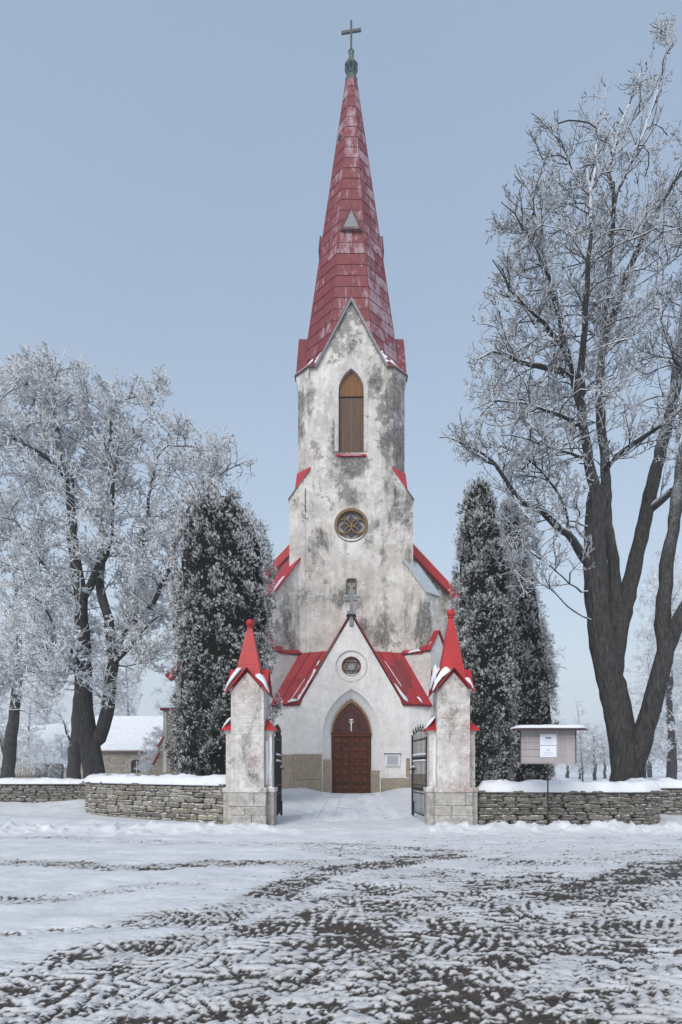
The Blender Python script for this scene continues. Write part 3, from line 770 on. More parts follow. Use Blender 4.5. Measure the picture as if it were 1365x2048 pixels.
# individual sheets
NR = 26; zs_ = [24.6 + (43.25 - 24.6) * (i / NR) for i in range(NR + 1)]
for fi in range(8):
    for r_ in range(NR):
        z0, z1 = zs_[r_], zs_[r_ + 1]
        nc = 1 if z0 > 36.8 else (2 if z0 > 25.2 else 2)
        if z0 > 36.8 and r_ % 2 and z0 > 41: pass
        o0, o1 = octr(z0, .018), octr(z1, .006)
        A, B_ = Vector(o0[fi]), Vector(o0[(fi + 1) % 8]); D, C_ = Vector(o1[fi]), Vector(o1[(fi + 1) % 8])
        jit = R.uniform(-.10, .10) if nc == 2 else 0
        for c in range(nc):
            u0, u1 = c / nc + (jit / 4 if c else 0), (c + 1) / nc + (jit / 4 if c + 1 < nc else 0)
            nrm = (B_ - A).cross(D - A).normalized()
            g0, g1 = .006, .006
            p = [A.lerp(B_, u0 + g0), A.lerp(B_, u1 - g1), D.lerp(C_, u1 - g1), D.lerp(C_, u0 + g0)]
            p[0] += nrm * R.uniform(.004, .02); p[1] += nrm * R.uniform(.004, .02)
            p[2] += Vector((0, 0, -.012)); p[3] += Vector((0, 0, -.012))
            MB().loft([tuple(k - nrm * .012) for k in p], [tuple(k) for k in p]).build('metal_sheet', MT['spire'], spire, fix=False)
# raised corner rolls
for i in range(8):
    MB().tube(octr(24.8, .02)[i], octr(43.25, .02)[i], .022, .016, 5).build('ridge_roll', MT['redge'], spire)
# small hatch hole
zh = 39.2; a_ = ap_at(zh); MB().box(-.09, .09, -.03, .03, -.17, .17).build('hatch_hole', MT['iron'], spire, world=False, loc=(-a_ * .707 - .03 - .06, -a_ * .707 - .035 + .06 + CY, zh), rot=(0, 0, math.radians(-45)))

# cross gable roofs (four), their rakes, the flared corner slopes
def rot4(k, x, y):
    for _ in range(k): x, y = -y, x
    return x, y
def RP(k, x, y, z): a_, b_ = rot4(k, x, y); return (a_, CY + b_, z)
cg = []
for k in range(4):
    inn = -1.2
    for s in (-1, 1):
        sl_ = [RP(k, 0, -RR, GZ), RP(k, s * XB, -RR, EZ), RP(k, s * XB, -2.2, EZ), RP(k, s * .0, inn, GZ)]
        o = MB().slab(sl_[::-s], .07).build('gable_roof', MT['spire'], CH)
        # seams
        for t in (.36, .7):
            MB().tube(Vector(sl_[0]).lerp(Vector(sl_[1]), t) + Vector((0, 0, .02)), Vector(sl_[3]).lerp(Vector(sl_[2]), t) + Vector((0, 0, .02)), .016, n=4).build('seam', MT['redge'], o)
        # dark verge board
        A, B_ = Vector(RP(k, 0, -RR - .03, GZ)), Vector(RP(k, s * (XB + .02), -RR - .03, EZ - .02))
        dn = Vector((0, 0, -.17)); inw = Vector(RP(k, 0, .07, 0)) - Vector(RP(k, 0, 0, 0))
        MB().loft([A + dn, B_ + dn * .8, B_, A][::s], [p + inw for p in [A + dn, B_ + dn * .8, B_, A]][::s]).build('verge_board', MT['galv'] if False else MT['crossst'], CH)
    # corner slope: from the spire's diagonal face down to the chamfer eave, in three strips
    top = Vector(RP(k, -2.0, -1.93, 26.1))
    e0, e1 = Vector(RP(k, -XC, -RR, EZ - .02)), Vector(RP(k, -RR, -XC, EZ - .02))
    v0, v1 = Vector(RP(k, -XB, -RR, EZ)), Vector(RP(k, -RR, -XB, EZ))
    t0, t1 = Vector(RP(k, -1.55, -2.05, 25.25)), Vector(RP(k, -2.05, -1.55, 25.25))
    m0, m1 = Vector(RP(k, -1.62, -2.1, 24.7)), Vector(RP(k, -2.1, -1.62, 24.7))
    MB().slab([t0, e0, e1, t1][::-1], .06).build('corner_slope', MT['spire'], CH, fix=True)
    MB().slab([v0, e0, t0][::-1], .05).build('corner_slope', MT['spire'], CH)
    MB().slab([e1, v1, t1][::-1], .05).build('corner_slope', MT['spire'], CH)
    MB().tube(e0, t0, .025, n=5).build('seam', MT['redge'], CH); MB().tube(e1, t1, .025, n=5).build('seam', MT['redge'], CH)
    b = MB()
    for A, B_ in ((v0, e0), (e0, e1), (e1, v1)):
        b.tube(A + Vector((0, 0, -.05)), B_ + Vector((0, 0, -.05)), .045, n=5)
    b.build('eaves_edge', MT['edge'], CH)
    # snow lying in the valleys
    if k in (0, 1):
        pa = v0 if k == 0 else v1; 
    for (ea, ta, sg) in ((v0, t0, 1), (v1, t1, -1)):
        snow_strip('snow', [ea.lerp(ta, .12) + Vector((0, 0, .10)), ea.lerp(ta, .60) + Vector((0, 0, .14)), ta + Vector((0, 0, .16))], .17, .07, 30 + k * 2 + sg, CH, up=(-.2 * (1 if k % 2 else 1), -.3, .85), jag=.6, wn=.5)
    # iron snow catcher
    MB().tube(t0.lerp(e0, .15) + Vector((0, 0, .1)), t1.lerp(e1, .15) + Vector((0, 0, .1)), .035, n=6).build('snow_guard', MT['red'], CH)
# plain lime of the gable tip
# lucarnes on three visible sides
for k in range(4):
    zb0, zt0 = 32.5, 33.85; ab, at_ = ap_at(zb0), ap_at(zt0)
    pj = ab + .16; hw = .60
    A, B_, T = RP(k, -hw, -pj, zb0), RP(k, hw, -pj, zb0), RP(k, 0, -pj + .05, zt0)
    Ai, Bi, Ti = RP(k, -hw * .9, -ab + .1, zb0), RP(k, hw * .9, -ab + .1, zb0), RP(k, 0, -at_ + .1, zt0 + .02)
    lu = MB().add([A, B_, T, Ai, Bi, Ti], [(0, 1, 2), (0, 2, 5, 3), (1, 4, 5, 2), (0, 3, 4, 1)]).build('lucarne', MT['spire'], CH)
    gl = [RP(k, -hw * .70, -pj - .012, zb0 + .13), RP(k, hw * .70, -pj - .012, zb0 + .13), RP(k, 0, -pj + .03, zt0 - .28)]
    MB().slab(gl, .02).build('pane', MT['crossst'], lu)
    for P0, P1 in ((A, T), (B_, T), (A, B_)):
        MB().tube(P0, P1, .04, n=5).build('trim', MT['edge'], lu)
# copper lantern and cross
fin = MB().lathe([(.36, 43.15), (.40, 43.3), (.34, 43.42), (.22, 43.5), (.20, 43.62), (.30, 43.74)], 8, (0, CY), math.pi / 8).build('finial_bowl', MT['copper'], CH)
MB().lathe([(.40, 44.12), (.43, 44.2), (.30, 44.42), (.18, 44.56), (.165, 44.6), (.165, 45.05), (.20, 45.07), (.06, 45.12)], 8, (0, CY), math.pi / 8).build('finial_cap', MT['copper'], CH)
MB().lathe([(.14, 43.6), (.15, 44.3)], 8, (0, CY)).build('finial_core', MT['copper'], CH)
for i in range(8):
    a = math.pi / 8 + i * math.pi / 4
    MB().tube((.24 * math.cos(a), CY + .24 * math.sin(a), 43.68), (.41 * math.cos(a), CY + .41 * math.sin(a), 44.15), .035, n=5).build('finial_strut', MT['copper'], CH)
cr_ = MB().box(-.065, .065, CY - .05, CY + .05, 45.05, PZ(42, CY)).build('spire_cross', MT['finial'], CH)
ca = math.radians(-6); zc = PZ(63, CY); L_ = .60
MB().box(-L_, L_, -.052, .052, -.075, .075).build('cross_arm', MT['finial'], cr_, world=False, loc=(0, CY, zc), rot=(0, math.radians(-1.5), ca))

# --- nave behind the tower
YN = 37.2
def NZ(py): return PZ(py, YN)
NW, NE, NRz = 11.4, 7.7, 19.9
b = MB(); b.prism_y([(-NW, -.1), (NW, -.1), (NW, NE), (0, NRz - .25), (-NW, NE)], YN, YN + 24)
nave = b.build('nave', MT['tower'], CH)
for s in (-1, 1):
    A, B_ = Vector((0, YN - .35, NRz)), Vector((s * (NW + .5), YN - .35, NE - .35)); bk = Vector((0, 24.8, 0))
    rf = MB().slab([A, B_, B_ + bk, A + bk][::-s] if True else None, .12).build('nave_roof', MT['snow'], nave)
    d = (B_ - A).normalized(); nn = Vector((-d.z * s, 0, d.x * s)); nn = nn if nn.z > 0 else -nn
    q4 = [A + nn * .03, B_ + nn * .03, B_ - nn * .42, A - nn * .42]
    MB().loft([tuple(p + Vector((0, -.12, 0))) for p in q4], [tuple(p + Vector((0, .4, 0))) for p in q4]).build('verge', MT['red'], nave)
    snow_strip('snow', [A.lerp(B_, .26) + Vector((0, .2, .02)), A.lerp(B_, .5) + Vector((0, .2, .02))], .13, .07, 44 + s, nave, jag=.5)
# stepped corner buttress of the nave seen left of the thuja
x0 = PX(358, YN - .9)
prf = [(x0, -.1), (PX(309, YN - .9), -.1), (PX(309, YN - .9), NZ(1527)), (PX(318, YN - .9), NZ(1509)), (PX(318, YN - .9), NZ(1492)), (PX(328, YN - .9), NZ(1476)), (PX(328, YN - .9), NZ(1424)), (x0, NZ(1424))]
nb = MB().prism_y(prf[::-1], YN - 1.0, YN + .1).build('nave_buttress', MT['beige'], CH)
MB().box(PX(328, YN - .9) + .0, PX(335, YN - .9), YN - 1.03, YN - 1.0, NZ(1545), NZ(1427)).build('quoin_strip', MT['light'], nb)
for (xa, za, xb, zb_) in ((PX(306, YN - .9), NZ(1529), PX(319, YN - .9), NZ(1506)), (PX(316, YN - .9), NZ(1494), PX(329, YN - .9), NZ(1474))):
    MB().slab([(xa, YN - 1.12, za), (xb, YN - 1.12, zb_), (xb, YN + .1, zb_), (xa, YN + .1, za)], .06).build('buttress_cap', MT['red'], nb)
MB().box(PX(323, YN - .9), x0 + .1, YN - 1.15, YN + .15, NZ(1424), NZ(1419)).build('coping', MT['redge'], nb)

# --- the west porch
YP = 30.3
def ZP(py): return PZ(py, YP)
door_o = arch(1.50, 3.25, ZP(1378), .0)
roundc = (0, ZP(1332))
gout = [(-3.05, -.1), (3.05, -.1), (3.05, 4.80), (2.72, 4.86), (0, 9.50), (-2.72, 4.86), (-3.05, 4.80)]
b = MB(); b.wall(gout, [door_o, circ(*roundc, .80)], YP, .10)
gp_ = [(-3.05, 4.80), (-2.72, 4.86), (0, 9.50), (2.72, 4.86), (3.05, 4.80)]
b.add([(x, YP, z) for x, z in gp_] + [(x, YP + .42, z) for x, z in gp_], [(i, i + 1, i + 6, i + 5) for i in range(4)])
# the back of the gable wall, the chamfered flanks
for s in (-1, 1):
    b.add([(s * 3.05, YP, -.1), (s * 4.15, YP + .38, -.1), (s * 4.15, YP + .38, 4.78), (s * 3.05, YP, 4.78)], [(0, 1, 2, 3)])
    b.add([(s * 4.15, YP + .38, -.1), (s * 4.15, YF, -.1), (s * 4.15, YF, 4.78), (s * 4.15, YP + .38, 4.78)], [(0, 1, 2, 3)])
porch = b.build('porch', MT['porch'], CH, fix=False)
# recessed splayed door surround, painted plain grey
inn_ = arch(1.06, 3.27, ZP(1398), .0); ou_ = arch(1.50, 3.25, ZP(1378), .0)
n = len(inn_); b = MB(); b.v = [(x, YP + .10, z) for x, z in ou_] + [(x, YP + .42, z) for x, z in inn_]
b.f = [(i, (i + 1) % n, n + (i + 1) % n, n + i) for i in range(n) if i != 0]
b.build('door_splay', MT['surround'], porch, fix=True)
# round window ring, recess and hexagram
rcx, rcz = roundc
band('window_ring', circ(0, rcz, .50), circ(0, rcz, .80), YP + .055, YP + .2, MT['porch'], porch)
band('outer_ring', circ(0, rcz, .80), circ(0, rcz, .86), YP - .015, YP + .03, MT['light'], porch)
rw = MB().prism_y(circ(0, rcz, .5), YP + .16, YP + .18).build('round_window', MT['gglass'], CH)
band('frame', circ(0, rcz, .43), circ(0, rcz, .51), YP + .03, YP + .15, MT['door'], rw)
for k in range(2):
    for i in range(3):
        a = math.pi / 2 + k * math.pi + i * 2 * math.pi / 3; a2 = a + 2 * math.pi / 3
        MB().tube((.44 * math.cos(a), YP + .11 + k * .015, rcz + .44 * math.sin(a)), (.44 * math.cos(a2), YP + .11 + k * .015, rcz + .44 * math.sin(a2)), .022, n=4).build('star_bar', MT['door'], rw)
open_band('snow', [(.50 * math.cos(t), rcz + .50 * math.sin(t)) for t in np.linspace(-2.3, -.75, 9)], [((.50 - .05 * math.sin(i / 8 * math.pi)) * math.cos(t), rcz + (.50 - .05 * math.sin(i / 8 * math.pi)) * math.sin(t)) for i, t in enumerate(np.linspace(-2.3, -.75, 9))], YP + .0, YP + .12, MT['snow'], rw)['kind'] = 'stuff'
# base course of bare stone: left high, right low
def blk(xa, xb, za, zb_, y0=YP - .05, name='base_stone'):
    if xa > xb: xa, xb = xb, xa
    MB().box(xa, xb, y0, YP + .3, za, zb_).build(name, MT['plinth'], porch, bevel=.012)
blk(PX(588, YP), PX(644, YP), -.1, ZP(1560), YP - .09); blk(PX(588, YP), PX(644, YP), ZP(1560) + .02, ZP(1508), YP - .05)
blk(PX(646, YP), PX(664.5, YP), -.1, ZP(1519), YP + .03)
blk(PX(762, YP), PX(818, YP), -.1, ZP(1556), YP - .05); blk(PX(742, YP), PX(760, YP), -.1, ZP(1541), YP + .03)
blk(PX(812.5, YP), PX(820.5, YP), ZP(1554), ZP(1516), YP - .03)
for s, top_ in ((-1, ZP(1509)), (1, ZP(1548))):
    nrm = Vector((s * .38, -1.1, 0)).normalized() * .05
    A, B_ = Vector((s * 3.05, YP - .0, 0)), Vector((s * 4.15, YP + .38, 0))
    MB().loft([A + nrm + Vector((0, 0, -.1)), B_ + nrm + Vector((0, 0, -.1)), B_ - nrm + Vector((0, 0, -.1)), A - nrm + Vector((0, 0, -.1))], [A + nrm + Vector((0, 0, top_)), B_ + nrm + Vector((0, 0, top_)), B_ - nrm + Vector((0, 0, top_)), A - nrm + Vector((0, 0, top_))]).build('base_stone', MT['plinth'], porch)
# gable coping: red metal with a dark edge
for s in (-1, 1):
    A, B_ = Vector((0, YP - .10, 9.62)), Vector((s * 2.80, YP - .10, 4.84)); bk = Vector((0, .62, 0))
    cp = MB().slab([A, B_, B_ + bk, A + bk][::-s], .07).build('gable_coping', MT['redge'], porch)
    if s < 0: snow_strip('snow', [A.lerp(B_, .22) + Vector((0, .2, .03)), A.lerp(B_, .55) + Vector((0, .2, .02)), A.lerp(B_, .98) + Vector((-.02, .25, .03))], .12, .06, 61, cp, up=(-.85, 0, .5), side=(0, 1, 0), wn=.3)
    # main ridge roof back to the tower
    C0, C1 = Vector((0, YP + .4, 9.52)), Vector((s * 2.75, YP + .4, 4.84)); C2, C3 = Vector((s * 2.75, YF, 4.84)), Vector((0, YF, 9.52))
    MB().slab([C0, C1, C2, C3][::-s], .06).build('porch_roof', MT['redroof'], porch)
    # flank roofs of separate sheets
    PA, PB, PC, PD = Vector((s * 2.70, YP - .12, 4.84)), Vector((s * 4.30, YP + .16, 4.80)), Vector((s * 2.86, YF - .03, 7.86)), Vector((s * .95, YF - .02, 8.00))
    def bil(u_, v_): return PA.lerp(PB, u_).lerp(PD.lerp(PC, u_), v_)
    cols_ = [0, .34, .70, 1.0] if s < 0 else [0, .30, .66, 1.0]; rows_ = [0, .45, 1.0]
    fl = MB().slab([PA, PB, PC, PD][::s], .09).build('flank_roof', MT['redge'], porch)
    for ci in range(3):
        for ri in range(2):
            ga, gb = (.006, .006)
            pp = [bil(cols_[ci] + ga, rows_[ri] + .004), bil(cols_[ci + 1] - ga, rows_[ri] + .004), bil(cols_[ci + 1] - ga, rows_[ri + 1] - .004), bil(cols_[ci] + ga, rows_[ri + 1] - .004)]
            nrm = (pp[1] - pp[0]).cross(pp[3] - pp[0]).normalized(); nrm = nrm if nrm.z > 0 else -nrm
            lo_ = [p + nrm * .004 for p in pp]; hi_ = [p + nrm * (.018 + .008 * (1 - ri)) for p in pp]
            MB().loft(lo_, hi_).build('roof_sheet', MT['redroof'], fl)
    for u_ in cols_[1:3]:
        MB().tube(bil(u_, 0) + Vector((0, -.02, .04)), bil(u_, 1) + Vector((0, -.02, .04)), .022, n=5).build('standing_seam', MT['redge'], fl)
    # snow that has slid against the gable and the eave
    def bz(u_, v_, z_=.06): return bil(u_, v_) + Vector((0, -.03, z_))
    if s < 0:
        snow_strip('snow', [bz(.20, .62), bz(.13, .40), bz(.10, .2), bz(.12, .05)], .13, .10, 71, fl, jag=.6, wn=.5)
        snow_strip('snow', [bz(.12, .04), bz(.28, .03), bz(.42, .02)], .14, .12, 72, fl, jag=.5)
        snow_strip('snow', [bz(.24, .80), bz(.22, .70)], .07, .05, 73, fl)
        snow_strip('snow', [bz(.33, .45, .07), bz(.36, .05, .07)], .025, .03, 76, fl, wn=.8)
    else:
        snow_strip('snow', [bz(.08, .34), bz(.12, .2), bz(.2, .03)], .20, .12, 81, fl, jag=.5)
        snow_strip('snow', [bz(.62, .12), bz(.68, .02)], .10, .08, 82, fl, jag=.5)
        snow_strip('snow', [bz(.27, .78, .07), bz(.31, .30, .07)], .02, .03, 83, fl, wn=.8)
    MB().tube(PA + Vector((0, 0, -.07)), PB + Vector((0, 0, -.07)), .035, n=5).build('eaves_edge', MT['redge'], fl)
# the cross on the gable and the bracket under it
gx = MB().box(-.09, .09, YP - .15, YP + .03, 9.45, ZP(1172)).build('gable_cross', MT['crossst'], CH)
MB().box(-.35, -.092, YP - .15, YP + .03, ZP(1203), ZP(1193)).build('cross_arm', MT['crossst'], gx, bevel=.012)
MB().box(.092, .35, YP - .15, YP + .03, ZP(1203), ZP(1193)).build('cross_arm', MT['crossst'], gx, bevel=.012)
MB().box(-.22, .22, YP - .20, YP + .2, ZP(1230), ZP(1224)).build('cross_foot', MT['crossst'], gx, bevel=.012)
MB().loft([(-.26, YP - .24, ZP(1232)), (.26, YP - .24, ZP(1232)), (.26, YP + .3, ZP(1232)), (-.26, YP + .3, ZP(1232))], [(-.2, YP - .2, ZP(1230)), (.2, YP - .2, ZP(1230)), (.2, YP + .25, ZP(1230)), (-.2, YP + .25, ZP(1230))]).build('cross_plate', MT['iron'], gx)
MB().prism_y([(-.11, ZP(1240)), (-.10, ZP(1252)), (.10, ZP(1252)), (.11, ZP(1240)), (.06, ZP(1233)), (-.06, ZP(1233))], YP - .10, YP + .0).build('pendant', MT['crossst'], gx)
for s in (-1, 1): snow_strip('snow', [(s * .11, YP - .07, ZP(1193)), (s * .34, YP - .07, ZP(1193))], .07, .03, 90 + s, gx, step=.08)
# thin metal band edge on the tower beside the gable
# --- door
zt_ = ZP(1468)
dr = MB().prism_y(arch(1.06, 3.27, ZP(1398), .02), YP + .40, YP + .44).build('door', MT['doord'], CH)
open_band('arch_moulding', arch(.98, 3.27, ZP(1404))[:], arch(1.07, 3.27, ZP(1397))[:], YP + .27, YP + .42, MT['ochre'], dr)
ty = MB().prism_y(arch(.975, 3.36, ZP(1405), 3.34), YP + .345, YP + .39).build('tympanum', MT['tymp'], dr)
# carved relief: a pointed inner frame, scrolls and roundels
for w_, z_ in ((.80, ZP(1416)), ):
    open_band('carved_frame', arch(w_ - .03, 3.42, z_ - .05), arch(w_, 3.42, z_), YP + .31, YP + .345, MT['tymp'], ty)
for i in range(22):
    a = R.uniform(0, 6.3); x_ = R.uniform(-.68, .68); z_ = R.uniform(3.5, 4.75)
    if abs(x_) > archz(0) * 0 + .82 * (1 - ((z_ - 3.3) / 1.65) ** 1.8) - .08 or abs(x_) < .12: continue
    r_ = R.uniform(.05, .09); ring_ = [(x_ + r_ * math.cos(t + a), z_ + r_ * .9 * math.sin(t + a)) for t in np.linspace(0, 5.2, 9)]
    ri = [(x_ + (p[0] - x_) * .55, z_ + (p[1] - z_) * .55) for p in ring_]
    open_band('carved_scroll', ri, ring_, YP + .318, YP + .345, MT['tymp'], ty)
# small white crucifix
cf = MB().box(-.022, .022, YP + .27, YP + .30, ZP(1462), ZP(1437)).build('crucifix', MT['white'], dr)
MB().box(-.10, .10, YP + .262, YP + .268, ZP(1439.5), ZP(1437.5)).build('title_board', MT['white'], cf)
for s in (-1, 1):
    MB().tube((s * .02, YP + .255, ZP(1446)), (s * .135, YP + .255, ZP(1441.5)), .02, .016, 5).build('arm', MT['white'], cf)
    MB().tube((s * .015, YP + .252, ZP(1452)), (s * .02, YP + .252, ZP(1461)), .022, .015, 5).build('leg', MT['white'], cf)
MB().lathe([(.022, ZP(1453)), (.045, ZP(1449)), (.05, ZP(1446.5)), (.02, ZP(1445.5)), (.03, ZP(1444)), (.015, ZP(1442.5))], 7, (0, YP + .25)).build('torso', MT['white'], cf)
# transom, leaves, panels, strap hinges, handle
MB().box(-1.05, 1.05, YP + .24, YP + .42, zt_ - .10, zt_ + .02).build('transom', MT['door'], dr, bevel=.015)
MB().box(-1.09, 1.09, YP + .20, YP + .40, zt_ + .022, zt_ + .09).build('transom', MT['door'], dr, bevel=.015)
for s in (-1, 1):
    xa, xb = (s * .012, s * .99) if s > 0 else (-.99, -.012)
    lf = MB().box(xa, xb, YP + .33, YP + .385, .16, zt_ - .12).build('door_leaf', MT['door'], CH)
    W2 = (xb - xa); cw = (W2 - .14) / 2
    hz = (zt_ - .14 - .22) / 7.0
    for c in range(2):
        for r_ in range(7):
            x0_ = xa + .05 + c * (cw + .04); z0_ = .22 + r_ * hz + .035; x1_, z1_ = x0_ + cw - .0, z0_ + hz - .07
            b = MB()
            b.loft([(x0_, YP + .329, z0_), (x1_, YP + .329, z0_), (x1_, YP + .329, z1_), (x0_, YP + .329, z1_)], [(x0_ + .02, YP + .28, z0_ + .02), (x1_ - .02, YP + .28, z0_ + .02), (x1_ - .02, YP + .28, z1_ - .02), (x0_ + .02, YP + .28, z1_ - .02)], cap=False)
            b.loft([(x0_ + .06, YP + .315, z0_ + .06), (x1_ - .06, YP + .315, z0_ + .06), (x1_ - .06, YP + .315, z1_ - .06), (x0_ + .06, YP + .315, z1_ - .06)], [(x0_ + .11, YP + .285, z0_ + .11), (x1_ - .11, YP + .285, z0_ + .11), (x1_ - .11, YP + .285, z1_ - .11), (x0_ + .11, YP + .285, z1_ - .11)])
            b.build('panel', MT['door'], lf)
    for z_ in (.62, 2.62):
        MB().box(min(s * .15, s * .97), max(s * .15, s * .97), YP + .275, YP + .285, z_ - .025, z_ + .025).build('strap_hinge', MT['iron'], lf)
MB().tube((.10, YP + .22, 1.28), (.10, YP + .28, 1.28), .05, n=8).build('handle', MT['iron'], CH)
MB().box(-1.25, 1.25, YP - .25, YP + .4, -.05, .14).build('door_step', MT['plinth'], CH, bevel=.02)
# lightning cable
b = MB()
cx_ = PX(906, 36.9); pts = [(cx_, 36.8, PZ(y_, 36.8)) for y_ in (1160, 1185, 1200, 1216)]
for i in range(3):
    b.tube(pts[i], pts[i + 1], .018, n=4); b.tube((pts[i][0] - .1, *pts[i][1:]), (pts[i + 1][0] - .1, *pts[i + 1][1:]), .012, n=4)
b.build('lightning_cable', MT['iron'], CH)['kind'] = 'stuff'

# --- notice case on the porch wall
nc = root('notice_case', 'white glazed notice case with snow on top on the porch wall right of the door', 'notice case', (PX(785, YP), YP, ZP(1520)))
xa, xb, za, zb_ = PX(771, YP), PX(800, YP), ZP(1533), ZP(1508)
MB().box(xa, xb, YP - .10, YP - .005, za, zb_).build('case', MT['white'], nc, bevel=.015)
MB().box(xa + .09, xb - .09, YP - .115, YP - .102, za + .10, zb_ - .09).build('notice_sheet', MT['printg'], nc)
MB().box(xa + .06, xb - .06, YP - .135, YP - .12, za + .075, za + .095).build('trim', MT['white'], nc)
MB().box(xa - .06, xb + .06, YP - .16, YP - .003, zb_ + .003, zb_ + .035).build('case_roof', MT['iron'], nc)
snow_strip('snow', [(xa - .02, YP - .08, zb_ + .035), (xb + .02, YP - .08, zb_ + .035)], .07, .07, 99, nc)

# ------------------------------------------------------------------ gate pillars
def pillar(xc, yc, label, ztop, left):
    rt = root('gate_pillar', label, 'gate pillar', (xc, yc, 0), 0, 'pillars of the churchyard gate')
    hw, hd = .42, .40
    ze, za, oh = 3.40, 4.02, .53
    b = MB()
    b.box(-hw, hw, -hd, hd, .9, ze)
    b.loft([(-hw, -hd, ze), (hw, -hd, ze), (hw, hd, ze), (-hw, hd, ze)], [(-hw, -hd, ze + .05), (hw, -hd, ze + .05), (hw, hd, ze + .05), (-hw, hd, ze + .05)])
    for k in range(4):
        def rr_(x, y): 
            for _ in range(k): x, y = -y, x
            return x, y
        p = [(*rr_(-hw, -hd), ze + .05), (*rr_(hw, -hd), ze + .05), (*rr_(0, -hd), za - .08), (*rr_(0, 0), za - .08)]
        b.add(p, [(0, 1, 2), (0, 2, 3), (1, 3, 2)])
    sh_ = b.build('shaft', MT['pillar'], rt, world=False, bevel=.0)
    # old repair blocks showing through the limewash
    for i in range(5):
        z0 = 2.35 + i * .2; x0 = (-.40, -.12, -.30, -.02, -.38)[i]
        for j in range(2):
            w_ = R.uniform(.2, .34)
            MB().box(x0, min(.40, x0 + w_), -hd - .008 - R.uniform(0, .006), -hd + .02, z0, z0 + .175).build('stone', MT['pillar'], sh_, world=False, bevel=.006)
            x0 += w_ + .02
            if x0 > .3: break
    # side wings
    for s in (-1, 1):
        MB().box(*sorted((s * (hw - .0), s * .60)), -.17, .25, .9, 2.36).build('wing', MT['pillar'], rt, world=False)
        MB().loft([(s * hw, -.17, 2.36), (s * .60, -.17, 2.36), (s * .60, .25, 2.36), (s * hw, .25, 2.36)][::s], [(s * hw, -.22, 2.48), (s * .66, -.22, 2.48), (s * .66, .3, 2.48), (s * hw, .3, 2.48)][::s]).build('wing_cornice', MT['pillar'], rt, world=False)
        e, zc_ = .70, 2.49
        A, B_, C_, D = (s * hw, -.28, zc_), (s * e, -.28, zc_), (s * e, .36, zc_), (s * hw, .36, zc_)
        T = (s * (hw + .005), .03, 2.80)
        MB().add([A, B_, C_, D, T, (s * hw, -.28, zc_ - .03), (s * e, -.28, zc_ - .03), (s * e, .36, zc_ - .03), (s * hw, .36, zc_ - .03)],
                 [(0, 1, 4), (1, 2, 4), (2, 3, 4), (0, 5, 6, 1), (1, 6, 7, 2), (2, 7, 8, 3), (5, 8, 7, 6)]).build('wing_cap', MT['red'], rt, world=False)
        if (s < 0):
            snow_strip('snow', [(s * (hw + .01), -.05, 2.82), (s * .57, -.08, 2.66), (s * .70, -.09, 2.52)], .20, .08, 200 + int(left), rt, side=(0, 1, 0)).matrix_parent_inverse.identity()
        # plinth of the wing
        MB().box(*sorted((s * .47, s * .655)), -.22, .32, -.1, .85).build('plinth', MT['plinth_block'], rt, world=False, bevel=.01)
        MB().box(*sorted((s * .50, s * .68)), -.25, .35, .852, .98).build('plinth_cornice', MT['pillar'], rt, world=False, bevel=.02)
    # blocks of the front plinth
    ph = [-.1, .28, .50, .845] if left else [-.1, .26, .52, .845]
    for r_ in range(3):
        cuts = {0: [-.49, .12, .49] if left else [-.49, .49], 1: [-.48, -.05, .48], 2: [-.48, .18, .48] if left else [-.48, .30, .48]}[r_]
        for xa, xb in zip(cuts[:-1], cuts[1:]):
            j = R.uniform(0, .012)
            MB().box(xa + .004, xb - .004, -hd - .06 - j - (.02 if r_ == 0 else 0), hd + .06, ph[r_] + .004, ph[r_ + 1] - .004).build('plinth_stone', MT['plinth_block'], rt, world=False, bevel=.012)
    MB().box(-.50, .50, -hd - .085, hd + .085, .85, .985).build('plinth_cornice', MT['pillar'], rt, world=False, bevel=.025)
    # cross gabled cap of red metal
    zt_ = za + .03; zc = 3.40
    rf = None
    for k in range(4):
        def rr_(x, y, z):
            for _ in range(k): x, y = -y, x
            return (x, y, z)
        for s in (-1, 1):
            q_ = [rr_(0, -oh + .02, zt_), rr_(s * oh, -oh + .02, zc), rr_(s * .30, -.30, zt_ - .35 + .0), rr_(0, -.15, zt_)]
            q3 = [rr_(0, -oh + .02, zt_), rr_(s * oh, -oh + .02, zc), rr_(0, 0, zt_)]
            MB().slab(q3[::-s], .03).build('cap_roof', MT['red'], rt, world=False)
            MB().tube(q3[0], q3[1], .014, n=4).build('cap_edge', MT['redge'], rt, world=False)
    # spirelet, slightly flared foot, ball
    def sq(r_, z): return [(-r_, -r_, z), (r_, -r_, z), (r_, r_, z), (-r_, r_, z)]
    zb_ = 3.72
    MB().loft(sq(.37, zb_ - .12), sq(.275, 4.16)).build('spirelet_foot', MT['red'], rt, world=False)
    MB().loft(sq(.272, 4.165), sq(.055, ztop - .22)).build('spirelet', MT['red'], rt, world=False)
    MB().lathe([(.088, ztop - .235), (.088, ztop - .205), (.05, ztop - .19), (.07, ztop - .185), (.105, ztop - .145), (.112, ztop - .10), (.10, ztop - .05), (.06, ztop - .012), (.02, ztop)], 14).build('ball', MT['red'], rt, world=False, smooth=True)
    def sn(pts, w, h, sd, **k): snow_strip('snow', pts, w, h, sd, rt, **k).matrix_parent_inverse.identity()
